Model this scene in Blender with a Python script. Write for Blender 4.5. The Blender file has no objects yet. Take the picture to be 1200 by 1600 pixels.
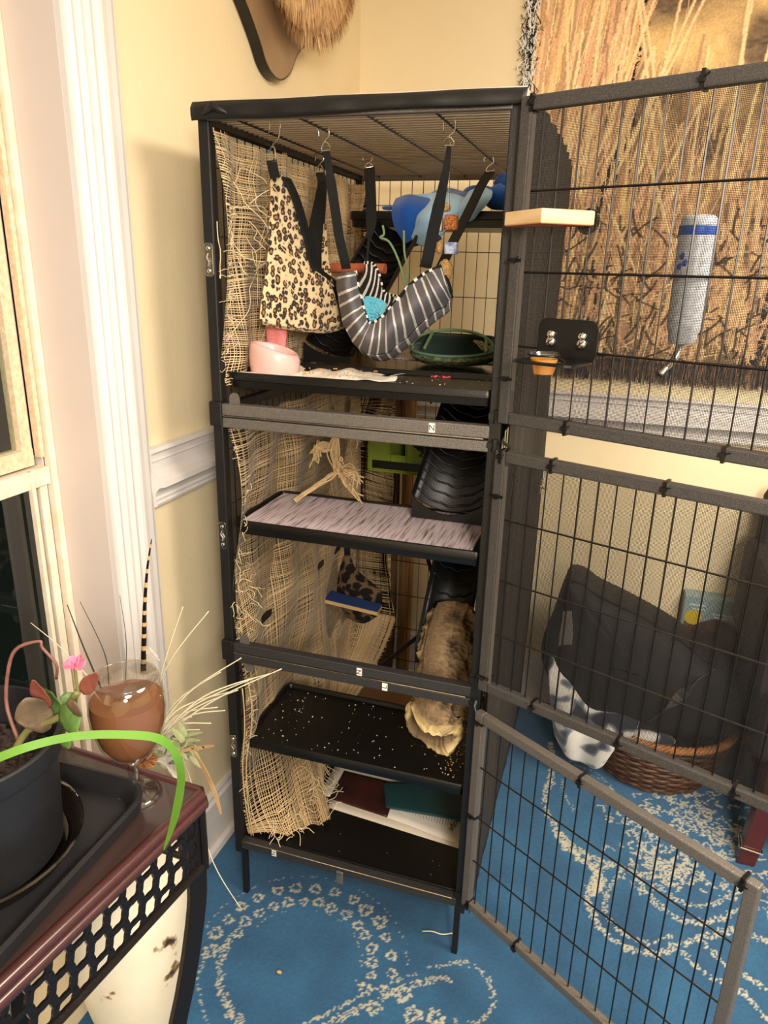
import bpy, math, random
import numpy as np
from mathutils import Vector, Matrix
sc = bpy.context.scene
col = sc.collection
rng = np.random.default_rng(7)
random.seed(7)

# ------------------------------------------------------------------ camera
CAM = np.array([0.79689513, -1.34123213, 1.59931201])
YAW, PITCH, ROLL, FPX = -0.2986, 0.3227, 0.0250, 1131.4
YAW, PITCH, ROLL = -0.2986450, 0.3226686, 0.0250116
_F = np.array([math.sin(YAW)*math.cos(PITCH), math.cos(YAW)*math.cos(PITCH), -math.sin(PITCH)])
_R0 = np.array([math.cos(YAW), -math.sin(YAW), 0]); _U0 = np.cross(_R0, _F)
_R = _R0*math.cos(ROLL)+_U0*math.sin(ROLL); _U = _U0*math.cos(ROLL)-_R0*math.sin(ROLL)
cd = bpy.data.cameras.new('camera'); cam = bpy.data.objects.new('camera', cd); col.objects.link(cam)
cd.sensor_fit = 'HORIZONTAL'; cd.sensor_width = 36; cd.lens = FPX/1200*36
cd.clip_start = 0.02; cd.clip_end = 50
M4 = Matrix(((_R[0], _U[0], -_F[0], CAM[0]), (_R[1], _U[1], -_F[1], CAM[1]), (_R[2], _U[2], -_F[2], CAM[2]), (0, 0, 0, 1)))
cam.matrix_world = M4
sc.camera = cam

# ------------------------------------------------------------------ light, world, exposure
w = bpy.data.worlds.new('night'); sc.world = w; w.use_nodes = True
w.node_tree.nodes['Background'].inputs[0].default_value = (0.02, 0.025, 0.02, 1)
w.node_tree.nodes['Background'].inputs[1].default_value = 0.3
def area(name, loc, size, power, colr, rot=(0, 0, 0), shape='DISK'):
    l = bpy.data.lights.new(name, 'AREA'); l.shape = shape; l.size = size; l.energy = power; l.color = colr
    o = bpy.data.objects.new(name, l); col.objects.link(o); o.location = loc; o.rotation_euler = rot
    return o
area('ceiling_lamp_near_cage', (1.95, -0.45, 2.56), 1.0, 54, (1.0, 0.90, 0.76))
area('ceiling_lamp_behind', (1.7, -2.1, 2.56), 0.80, 36, (1.0, 0.93, 0.84))
area('low_fill_behind', (1.45, -2.35, 1.95), 0.45, 32, (1.0, 0.92, 0.82), (math.radians(82), 0, math.radians(18)))  # low fill light added to brighten the cage interior and roof wires
vs = sc.view_settings
vs.view_transform = 'Standard'; vs.look = 'None'; vs.gamma = 1.0; vs.use_curve_mapping = False
vs.exposure = 0.68

# ------------------------------------------------------------------ pixel helper (photo pixel -> point at a real depth)
def A(u, v, ax, val):
    d = _F+_R*(u-600)/FPX-_U*(v-800)/FPX
    i = 'xyz'.index(ax); t = (val-CAM[i])/d[i]
    return Vector(CAM+d*t)
def AL(pts, ax, vals):
    if not hasattr(vals, '__len__'): vals = [vals]*len(pts)
    return [A(p[0], p[1], ax, y) for p, y in zip(pts, vals)]

# ------------------------------------------------------------------ materials
def lin(c):
    return tuple((x/12.92 if x <= 0.04045 else ((x+0.055)/1.055)**2.4) for x in [k/255 for k in c])
MATS = {}
def mat(name, c, rough=.6, metal=0., n=0., ns=20., bump=0., bs=None, spec=.5, sheen=0., stretch=None, trans=0., ior=1.45, alpha=None, c2=None, coat=0.):
    """principled material; n = colour variation amount, ns = noise scale, bump = relief"""
    m = bpy.data.materials.new(name); m.use_nodes = True
    nt = m.node_tree; b = nt.nodes['Principled BSDF']
    c = tuple(c)
    b.inputs['Base Color'].default_value = (*c, 1); b.inputs['Roughness'].default_value = rough
    b.inputs['Metallic'].default_value = metal
    b.inputs['Specular IOR Level'].default_value = spec
    b.inputs['IOR'].default_value = ior
    b.inputs['Transmission Weight'].default_value = trans
    b.inputs['Coat Weight'].default_value = coat
    if sheen: b.inputs['Sheen Weight'].default_value = sheen
    if n or bump:
        tc = nt.nodes.new('ShaderNodeTexCoord'); src = tc.outputs['Object']
        if stretch:
            mp = nt.nodes.new('ShaderNodeMapping'); mp.inputs['Scale'].default_value = stretch
            nt.links.new(src, mp.inputs[0]); src = mp.outputs[0]
        nz = nt.nodes.new('ShaderNodeTexNoise'); nz.inputs['Scale'].default_value = ns; nz.inputs['Detail'].default_value = 5
        nt.links.new(src, nz.inputs['Vector'])
        if n:
            rp = nt.nodes.new('ShaderNodeValToRGB')
            d = tuple(x*(1-n) for x in c) if c2 is None else c2
            u_ = tuple(min(1, x*(1+n)) for x in c) if c2 is None else c
            rp.color_ramp.elements[0].position = .3; rp.color_ramp.elements[1].position = .7
            rp.color_ramp.elements[0].color = (*d, 1); rp.color_ramp.elements[1].color = (*u_, 1)
            nt.links.new(nz.outputs['Fac'], rp.inputs[0]); nt.links.new(rp.outputs[0], b.inputs['Base Color'])
        if bump:
            n2 = nt.nodes.new('ShaderNodeTexNoise'); n2.inputs['Scale'].default_value = bs or ns*3; n2.inputs['Detail'].default_value = 4
            nt.links.new(src, n2.inputs['Vector'])
            bp = nt.nodes.new('ShaderNodeBump'); bp.inputs['Strength'].default_value = bump; bp.inputs['Distance'].default_value = .002
            nt.links.new(n2.outputs['Fac'], bp.inputs['Height']); nt.links.new(bp.outputs[0], b.inputs['Normal'])
    MATS[name] = m
    return m
def vcmat(name, rough=.8, bump=0., bs=200., sheen=0.):
    m = mat(name, (.5, .5, .5), rough, bump=bump, bs=bs, ns=bs, sheen=sheen); nt = m.node_tree
    a = nt.nodes.new('ShaderNodeVertexColor'); a.layer_name = 'Col'
    nt.links.new(a.outputs[0], nt.nodes['Principled BSDF'].inputs['Base Color'])
    return m
def ramp_mat(name, tex, stops, rough=.8, scale=(1, 1, 1), coord='Object', **kw):
    """tex = function(nt, vector_socket) -> fac socket"""
    m = mat(name, (.5, .5, .5), rough, **kw); nt = m.node_tree
    tc = nt.nodes.new('ShaderNodeTexCoord'); mp = nt.nodes.new('ShaderNodeMapping'); mp.inputs['Scale'].default_value = scale
    nt.links.new(tc.outputs[coord], mp.inputs[0])
    f = tex(nt, mp.outputs[0]); rp = nt.nodes.new('ShaderNodeValToRGB'); cr = rp.color_ramp
    while len(cr.elements) < len(stops): cr.elements.new(.5)
    for e, (p, c_) in zip(cr.elements, stops): e.position = p; e.color = (*c_, 1)
    nt.links.new(f, rp.inputs[0]); nt.links.new(rp.outputs[0], nt.nodes['Principled BSDF'].inputs['Base Color'])
    return m
def t_voronoi(scale, feature='F1', rand=1.):
    def f(nt, v):
        nz = nt.nodes.new('ShaderNodeTexNoise'); nz.inputs['Scale'].default_value = scale*1.6
        mx = nt.nodes.new('ShaderNodeVectorMath'); mx.operation = 'MULTIPLY_ADD'
        nt.links.new(v, nz.inputs['Vector']); nt.links.new(nz.outputs['Color'], mx.inputs[0]); mx.inputs[1].default_value = (.6/scale,)*3
        nt.links.new(v, mx.inputs[2])
        n = nt.nodes.new('ShaderNodeTexVoronoi'); n.inputs['Scale'].default_value = scale; n.feature = feature
        n.inputs['Randomness'].default_value = rand
        nt.links.new(mx.outputs[0], n.inputs['Vector']); return n.outputs['Distance']
    return f
def t_wave(scale, dist=1., detail=2., dscale=1., axis='X'):
    def f(nt, v):
        n = nt.nodes.new('ShaderNodeTexWave'); n.bands_direction = axis; n.inputs['Scale'].default_value = scale
        n.inputs['Distortion'].default_value = dist; n.inputs['Detail'].default_value = detail; n.inputs['Detail Scale'].default_value = dscale
        nt.links.new(v, n.inputs['Vector']); return n.outputs['Fac']
    return f
def t_noise(scale, detail=4.):
    def f(nt, v):
        n = nt.nodes.new('ShaderNodeTexNoise'); n.inputs['Scale'].default_value = scale; n.inputs['Detail'].default_value = detail
        nt.links.new(v, n.inputs['Vector']); return n.outputs['Fac']
    return f

wall_m = mat('wall_paint', lin((238, 219, 180)), .65, n=.03, ns=3, bump=.25, bs=60)
white_m = mat('white_trim_paint', lin((222, 215, 211)), .35, n=.03, ns=8, bump=.12, bs=40)
jamb_m = mat('jamb_paint', lin((212, 198, 190)), .5, n=.02, ns=5, bump=.1, bs=30)
oldwhite_m = mat('weathered_white_paint', lin((240, 230, 214)), .5, n=.5, ns=26, c2=lin((226, 208, 180)), bump=.4, bs=80)
beigewood_m = mat('mottled_sash_wood', lin((232, 214, 184)), .6, n=.5, ns=90, c2=lin((214, 184, 150)), bump=.4, bs=200)
def thin_glass(name, tint, refl=.06, rough=.02):
    m = bpy.data.materials.new(name); m.use_nodes = True; nt = m.node_tree; nt.nodes.remove(nt.nodes['Principled BSDF'])
    tr = nt.nodes.new('ShaderNodeBsdfTransparent'); tr.inputs[0].default_value = (*tint, 1); gl = nt.nodes.new('ShaderNodeBsdfGlossy'); gl.inputs['Roughness'].default_value = rough
    fr = nt.nodes.new('ShaderNodeLayerWeight'); fr.inputs[0].default_value = .35; ma = nt.nodes.new('ShaderNodeMath'); ma.operation = 'MULTIPLY_ADD'; ma.inputs[1].default_value = .75; ma.inputs[2].default_value = refl
    mx = nt.nodes.new('ShaderNodeMixShader'); nt.links.new(fr.outputs['Fresnel'], ma.inputs[0]); bf = nt.nodes.new('ShaderNodeNewGeometry'); m1 = nt.nodes.new('ShaderNodeMath'); m1.operation = 'SUBTRACT'; m1.inputs[0].default_value = 1.; nt.links.new(bf.outputs['Backfacing'], m1.inputs[1]); m2 = nt.nodes.new('ShaderNodeMath'); m2.operation = 'MULTIPLY'; nt.links.new(m1.outputs[0], m2.inputs[0]); nt.links.new(ma.outputs[0], m2.inputs[1]); nt.links.new(m2.outputs[0], mx.inputs[0]); nt.links.new(tr.outputs[0], mx.inputs[1]); nt.links.new(gl.outputs[0], mx.inputs[2])
    nt.links.new(mx.outputs[0], nt.nodes['Material Output'].inputs[0]); MATS[name] = m; return m
glass_m = thin_glass('window_glass', (.85, .9, .86))
black_metal = mat('black_powder_coat', lin((20, 18, 17)), .42, n=.15, ns=60, bump=.25, bs=500)
wire_m = mat('dark_wire', lin((40, 36, 34)), .3, metal=.6)
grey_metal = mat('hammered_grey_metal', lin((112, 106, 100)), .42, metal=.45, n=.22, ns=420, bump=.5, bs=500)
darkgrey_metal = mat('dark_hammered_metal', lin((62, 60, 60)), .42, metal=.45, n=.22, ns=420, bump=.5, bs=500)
chrome_m = mat('chrome', lin((210, 205, 198)), .18, metal=1.)
black_cloth = mat('black_cover_cloth', lin((20, 18, 17)), .5, n=.2, ns=12, bump=.4, bs=30)
plastic_m = mat('black_plastic', lin((13, 12, 12)), .34, n=.1, ns=40, bump=.15, bs=250)
ramp_m = mat('ramp_plastic', lin((16, 15, 16)), .4, bump=.2, bs=300)
strap_m = mat('black_webbing', lin((13, 12, 12)), .75, n=.2, ns=300, bump=.5, bs=900)

def mesh_screen_mat(name, pitch, frac, colr):
    m = bpy.data.materials.new(name); m.use_nodes = True; nt = m.node_tree; b = nt.nodes['Principled BSDF']
    b.inputs['Base Color'].default_value = (*colr, 1); b.inputs['Roughness'].default_value = .6
    tc = nt.nodes.new('ShaderNodeTexCoord'); sp = nt.nodes.new('ShaderNodeSeparateXYZ'); nt.links.new(tc.outputs['Object'], sp.inputs[0])
    outs = []
    for k in ('X', 'Z'):
        a = nt.nodes.new('ShaderNodeMath'); a.operation = 'MULTIPLY'; a.inputs[1].default_value = 1/pitch; nt.links.new(sp.outputs[k], a.inputs[0])
        f = nt.nodes.new('ShaderNodeMath'); f.operation = 'FRACT'; nt.links.new(a.outputs[0], f.inputs[0])
        l = nt.nodes.new('ShaderNodeMath'); l.operation = 'LESS_THAN'; l.inputs[1].default_value = frac; nt.links.new(f.outputs[0], l.inputs[0])
        outs.append(l.outputs[0])
    mx = nt.nodes.new('ShaderNodeMath'); mx.operation = 'MAXIMUM'; nt.links.new(outs[0], mx.inputs[0]); nt.links.new(outs[1], mx.inputs[1])
    nt.links.new(mx.outputs[0], b.inputs['Alpha'])
    return m
screen_m = mesh_screen_mat('black_screen_weave', .0023, .25, lin((24, 22, 22)))

# ------------------------------------------------------------------ geometry builders
class MB:
    def __init__(s): s.v = []; s.f = []
    def add(s, vs, fs):
        k = len(s.v); s.v += [tuple(p) for p in vs]; s.f += [tuple(i+k for i in f) for f in fs]; return s
    def box(s, a, b):
        x0, y0, z0 = a; x1, y1, z1 = b
        return s.hexa([(x0, y0, z0), (x1, y0, z0), (x1, y1, z0), (x0, y1, z0), (x0, y0, z1), (x1, y0, z1), (x1, y1, z1), (x0, y1, z1)])
    def hexa(s, p):
        return s.add(p, [(0, 3, 2, 1), (4, 5, 6, 7), (0, 1, 5, 4), (1, 2, 6, 5), (2, 3, 7, 6), (3, 0, 4, 7)])
    def bar(s, p, q, w, h, up=(0, 0, 1)):
        p = Vector(p); q = Vector(q); d = (q-p).normalized(); up = Vector(up)
        sd = d.cross(up)
        if sd.length < 1e-4: sd = d.cross(Vector((1, 0, 0)))
        sd.normalize(); u = sd.cross(d).normalized(); sd = sd*w/2; u = u*h/2
        return s.hexa([p-sd-u, p+sd-u, q+sd-u, q-sd-u, p-sd+u, p+sd+u, q+sd+u, q-sd+u])
    def tube(s, pts, r, n=6, cap=True):
        pts = [Vector(p) for p in pts]; N = len(pts)
        rs = r if hasattr(r, '__len__') else [r]*N
        k = len(s.v); t0 = (pts[1]-pts[0]).normalized()
        a = t0.orthogonal().normalized()
        for i, p in enumerate(pts):
            t = (pts[min(i+1, N-1)]-pts[max(i-1, 0)])
            t = t.normalized() if t.length > 1e-9 else t0
            a = (a-t*a.dot(t))
            a = a.normalized() if a.length > 1e-6 else t.orthogonal().normalized()
            b = t.cross(a)
            for j in range(n):
                th = 2*math.pi*j/n; s.v.append(tuple(p+(a*math.cos(th)+b*math.sin(th))*rs[i]))
        for i in range(N-1):
            for j in range(n):
                s.f.append((k+i*n+j, k+i*n+(j+1) % n, k+(i+1)*n+(j+1) % n, k+(i+1)*n+j))
        if cap:
            s.f.append(tuple(k+j for j in reversed(range(n)))); s.f.append(tuple(k+(N-1)*n+j for j in range(n)))
        return s
    def ribbon(s, pts, w, side, th=.0008):
        """flat strap with thickness: w scalar or list, side = width direction"""
        pts = [Vector(p) for p in pts]; N = len(pts); ws = w if hasattr(w, '__len__') else [w]*N
        k = len(s.v)
        for i, p in enumerate(pts):
            t = (pts[min(i+1, N-1)]-pts[max(i-1, 0)]).normalized()
            sd = side[i] if isinstance(side, list) else side
            sd = Vector(sd); sd = (sd-t*sd.dot(t)).normalized(); nn = t.cross(sd)*th/2; sd = sd*ws[i]/2
            s.v += [tuple(p-sd-nn), tuple(p+sd-nn), tuple(p+sd+nn), tuple(p-sd+nn)]
        for i in range(N-1):
            for j in range(4):
                s.f.append((k+i*4+j, k+i*4+(j+1) % 4, k+(i+1)*4+(j+1) % 4, k+(i+1)*4+j))
        s.f.append((k+3, k+2, k+1, k)); e = k+(N-1)*4; s.f.append((e, e+1, e+2, e+3))
        return s
    def lathe(s, prof, c=(0, 0, 0), n=32, sx=1., sy=1.):
        k = len(s.v)
        for (r, z) in prof:
            for j in range(n):
                th = 2*math.pi*j/n; s.v.append((c[0]+r*sx*math.cos(th), c[1]+r*sy*math.sin(th), c[2]+z))
        for i in range(len(prof)-1):
            for j in range(n):
                s.f.append((k+i*n+j, k+i*n+(j+1) % n, k+(i+1)*n+(j+1) % n, k+(i+1)*n+j))
        if prof[0][0] > 1e-5: s.f.append(tuple(k+j for j in reversed(range(n))))
        if prof[-1][0] > 1e-5: s.f.append(tuple(k+(len(prof)-1)*n+j for j in range(n)))
        return s
    def prism(s, poly, off):
        """closed polygon (3-D points) extruded by vector off"""
        n = len(poly); off = Vector(off); a = [Vector(p) for p in poly]
        return s.add(a+[p+off for p in a], [tuple(reversed(range(n))), tuple(range(n, 2*n))]+[(i, (i+1) % n, n+(i+1) % n, n+i) for i in range(n)])
    def grid(s, P, closed=False):
        """P[i][j] -> points"""
        k = len(s.v); ni = len(P); nj = len(P[0])
        for r in P: s.v += [tuple(p) for p in r]
        for i in range(ni-1):
            for j in range(nj if closed else nj-1):
                s.f.append((k+i*nj+j, k+i*nj+(j+1) % nj, k+(i+1)*nj+(j+1) % nj, k+(i+1)*nj+j))
        return s
    def build(s, name, m, parent=None, smooth=False, bevel=0, solid=0, kind=None, label=None, weld=False):
        me = bpy.data.meshes.new(name); me.from_pydata(s.v, [], s.f); me.update()
        return finish(name, me, m, parent, smooth, bevel, solid, kind, label, weld)
def finish(name, me, m, parent=None, smooth=False, bevel=0, solid=0, kind=None, label=None, weld=False, recalc=True):
    import bmesh
    if recalc:
        bm = bmesh.new(); bm.from_mesh(me)
        if weld: bmesh.ops.remove_doubles(bm, verts=bm.verts, dist=1e-5)
        bmesh.ops.recalc_face_normals(bm, faces=bm.faces); bm.to_mesh(me); bm.free()
    if m: me.materials.append(m)
    o = bpy.data.objects.new(name, me); col.objects.link(o)
    if smooth:
        me.polygons.foreach_set('use_smooth', [True]*len(me.polygons))
        if smooth == 'auto': me.set_sharp_from_angle(angle=.7)
    if solid:
        md = o.modifiers.new('solid', 'SOLIDIFY'); md.thickness = solid; md.offset = 0
    if bevel:
        md = o.modifiers.new('bevel', 'BEVEL'); md.width = bevel; md.segments = 2; md.limit_method = 'ANGLE'
    if parent: o.parent = parent
    if kind: o['kind'] = kind
    if label: o['label'] = label
    return o
def tag(o, label, cat, group=None):
    o['label'] = label; o['category'] = cat
    if group: o['group'] = group
    return o
def thing(name, label, cat, loc=(0, 0, 0), group=None):
    o = bpy.data.objects.new(name, None); col.objects.link(o); o.location = loc; o.empty_display_size = .05
    return tag(o, label, cat, group)
def rest(root, loc):
    """put an empty at loc while its children keep world coordinates given in build()"""
    root.location = loc
    for ch in root.children: ch.location = ch.location-Vector(loc)
def struct(o): o['kind'] = 'structure'; return o
def npmesh(name, V, Fq, m, colors=None, parent=None, smooth=False, kind=None):
    me = bpy.data.meshes.new(name); V = np.asarray(V, np.float32); Fq = np.asarray(Fq, np.int32)
    me.vertices.add(len(V)); me.vertices.foreach_set('co', V.ravel())
    me.loops.add(Fq.size); me.loops.foreach_set('vertex_index', Fq.ravel())
    me.polygons.add(len(Fq)); me.polygons.foreach_set('loop_start', np.arange(0, Fq.size, 4, dtype=np.int32))
    me.polygons.foreach_set('loop_total', np.full(len(Fq), 4, np.int32))
    me.update(calc_edges=True)
    if colors is not None:
        ca = me.color_attributes.new('Col', 'FLOAT_COLOR', 'POINT')
        cc = np.ones((len(V), 4), np.float32); cc[:, :3] = colors; ca.data.foreach_set('color', cc.ravel())
    return finish(name, me, m, parent, smooth, kind=kind, recalc=False)
def vnoise(h, w, cells, seed):
    """smooth value noise image"""
    r = np.random.default_rng(seed); ch, cw = (cells, cells) if not hasattr(cells, '__len__') else cells
    g = r.random((ch+2, cw+2)); y = np.linspace(0, ch, h); x = np.linspace(0, cw, w)
    yi = y.astype(int); xi = x.astype(int); fy = (y-yi)[:, None]; fx = (x-xi)[None, :]
    fy = fy*fy*(3-2*fy); fx = fx*fx*(3-2*fx)
    a = g[yi][:, xi]; b = g[yi][:, xi+1]; c = g[yi+1][:, xi]; d = g[yi+1][:, xi+1]
    return (a*(1-fx)+b*fx)*(1-fy)+(c*(1-fx)+d*fx)*fy
def interp(pts, n):
    """Catmull-Rom resample of a polyline"""
    pts = [Vector(p) for p in pts]; out = []; m_ = len(pts)-1
    for i in range(n):
        t = i/(n-1)*m_; k = min(int(t), m_-1); f = t-k
        p0 = pts[max(k-1, 0)]; p1 = pts[k]; p2 = pts[k+1]; p3 = pts[min(k+2, m_)]
        out.append(.5*((2*p1)+(-p0+p2)*f+(2*p0-5*p1+4*p2-p3)*f*f+(-p0+3*p1-3*p2+p3)*f**3))
    return out

# ------------------------------------------------------------------ room shell
RA = 0.0224098
COR = np.array([-0.12624, 1.2595])
LD = np.array([-math.sin(RA), -math.cos(RA)]); RD = np.array([math.cos(RA), -math.sin(RA)])
def WL(s, z, d=0.):      # point on left wall, s metres from the corner, d metres into the room
    p = COR+LD*s+RD*d; return Vector((p[0], p[1], z))
def WR(s, z, d=0.):      # point on the back wall
    p = COR+RD*s+LD*d; return Vector((p[0], p[1], z))
H = 2.62
def wslab(mb, W, s0, s1, z0, z1, d0, d1):
    return mb.hexa([W(s0, z0, d0), W(s1, z0, d0), W(s1, z0, d1), W(s0, z0, d1), W(s0, z1, d0), W(s1, z1, d0), W(s1, z1, d1), W(s0, z1, d1)])
def extrude_profile(W, prof, s0, s1):
    """prof: list of (depth into room, z) run along wall from s0 to s1"""
    mb = MB(); n = len(prof)
    a = [W(s0, z, d) for d, z in prof]; b = [W(s1, z, d) for d, z in prof]
    mb.add(a+b, [tuple(range(n)), tuple(reversed(range(n, 2*n)))]+[(i, (i+1) % n, n+(i+1) % n, n+i) for i in range(n)])
    return mb
# left wall with the window opening (s 1.432 .. 2.55, z .38 .. 2.40)
m = MB()
wslab(m, WL, -.15, 1.432, 0, H, -.16, 0); wslab(m, WL, 2.55, 4.6, 0, H, -.16, 0)
wslab(m, WL, 1.432, 2.55, 0, .38, -.16, 0); wslab(m, WL, 1.432, 2.55, 2.42, H, -.16, 0)
struct(m.build('wall_left', wall_m))
m = MB(); wslab(m, WR, -.15, 4.2, 0, H, -.15, 0); struct(m.build('wall_back', wall_m))
m = MB(); wslab(m, WL, -.15, 4.6, 0, H, 4.0, 4.15); struct(m.build('wall_right', wall_m))
m = MB(); wslab(m, WR, -.15, 4.2, 0, H, 4.4, 4.55); struct(m.build('wall_front', wall_m))
m = MB(); m.hexa([WL(-.15, H, -.16), WL(4.6, H, -.16), WL(4.6, H, 4.15), WL(-.15, H, 4.15), WL(-.15, H+.1, -.16), WL(4.6, H+.1, -.16), WL(4.6, H+.1, 4.15), WL(-.15, H+.1, 4.15)])
struct(m.build('ceiling', mat('ceiling_paint', lin((235, 228, 214)), .8)))
# chair rail, baseboard
RZ = 1.219
rail = [(0, RZ), (.022, RZ), (.026, RZ-.008), (.014, RZ-.014), (.014, RZ-.026), (.018, RZ-.03), (.012, RZ-.034), (.014, RZ-.052), (.028, RZ-.064), (.044, RZ-.072), (.046, RZ-.084), (.030, RZ-.088),
        (.020, RZ-.098), (.016, RZ-.112), (.020, RZ-.116), (.018, RZ-.122), (.022, RZ-.126), (.020, RZ-.132), (.014, RZ-.135), (0, RZ-.136)]
struct(extrude_profile(WL, rail, -.0, 1.288).build('trim_1', white_m))
struct(extrude_profile(WR, rail, .0, 3.4).build('trim_2', white_m))
base = [(0, .183), (.008, .183), (.012, .176), (.010, .166), (.018, .158), (.018, .150), (.014, .144), (.016, .1), (.016, .022), (.028, .018), (.030, 0), (0, 0)]
struct(extrude_profile(WL, base, -.0, 1.288).build('baseboard_left', white_m))
struct(extrude_profile(WR, base, .0, 3.4).build('baseboard_back', white_m))
m = MB(); m.hexa([WL(1.288+.002, .185, 0), WL(1.43, .185, 0), WL(1.43, .185, .02), WL(1.29, .185, .02)]+[WL(1.29, .39, 0), WL(1.43, .39, 0), WL(1.43, .39, .02), WL(1.29, .39, .02)])
# casing (fluted) right side + head
cas = [(1.288, 0), (1.288, .012), (1.293, .016), (1.300, .016), (1.303, .021), (1.312, .024), (1.326, .024), (1.340, .026), (1.348, .024), (1.352, .018), (1.358, .017), (1.364, .023), (1.370, .024), (1.374, .017),
       (1.380, .016), (1.386, .022), (1.391, .022), (1.396, .014), (1.402, .013), (1.408, .020), (1.413, .021), (1.418, .014), (1.423, .013), (1.432, .013), (1.432, 0)]
def vprof(prof, z0, z1):
    mb = MB(); n = len(prof); a = [WL(s_, z0, d) for s_, d in prof]; b = [WL(s_, z1, d) for s_, d in prof]
    return mb.add(a+b, [tuple(range(n)), tuple(reversed(range(n, 2*n)))]+[(i, (i+1) % n, n+(i+1) % n, n+i) for i in range(n)])
struct(vprof(cas, 0, 2.56).build('trim_3', white_m))
m = MB(); wslab(m, WL, 1.432, 2.69, 2.42, 2.56, 0, .022); wslab(m, WL, 2.55, 2.69, 0, 2.42, 0, .022); struct(m.build('trim_4', white_m))
# jamb lining
m = MB(); wslab(m, WL, 1.4285, 1.4325, .38, 2.42, -.159, .001); struct(m.build('trim_5', jamb_m))
m = MB(); wslab(m, WL, 1.432, 2.55, .36, .385, -.16, .03); struct(m.build('trim_6', white_m))
# the window: empty with frame members as parts
win = thing('window_1', '', ''); del win['label']; del win['category']; struct(win)
def wpart(name, s0, s1, z0, z1, d0, d1, m_, bev=.0012, **k):
    mb = MB(); wslab(mb, WL, s0, s1, z0, z1, d0, d1); return mb.build(name, m_, win, bevel=bev, **k)
wpart('window_stop', 1.433, 1.448, .385, 2.42, -.125, -.108, oldwhite_m)
wpart('window_stop', 1.451, 1.461, 1.225, 2.42, -.135, -.118, beigewood_m)
wpart('track', 1.461, 1.473, 1.225, 2.42, -.150, -.138, jamb_m)
wpart('track', 1.449, 1.452, .385, 1.225, -.150, -.125, jamb_m)
wpart('sash_stile', 1.473, 1.497, 1.215, 2.42, -.155, -.128, beigewood_m)
wpart('sash_rail', 1.473, 2.5, 1.212, 1.246, -.157, -.125, beigewood_m)
wpart('sash_rail', 1.450, 2.5, 1.170, 1.206, -.142, -.112, oldwhite_m)
wpart('sash_stile', 1.455, 1.475, .42, 1.170, -.142, -.118, oldwhite_m)
wpart('sash_rail', 1.455, 2.5, .40, .46, -.142, -.118, white_m)
wpart('parting_bead', 1.497, 1.506, .40, 1.206, -.118, -.106, oldwhite_m)
wpart('glass_pane', 1.497, 2.5, 1.24, 2.40, -.146, -.142, glass_m, 0)
wpart('glass_pane', 1.475, 2.5, .45, 1.175, -.133, -.129, glass_m, 0)
# night garden beyond the glass
m = MB(); rr = np.random.default_rng(3)
P = []
for i in range(24):
    row = []
    for j in range(24):
        s_ = .6+i*.14; z_ = -.2+j*.13; b_ = rr.random()*.15
        row.append(WL(s_, z_, -1.6-b_))
    P.append(row)
m.grid(P)
tag(m.build('night_hedge', mat('night_foliage', lin((26, 34, 22)), .9, n=.8, ns=30), kind='stuff'), 'dark green hedge outside in the night beyond the window glass', 'hedge')

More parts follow.
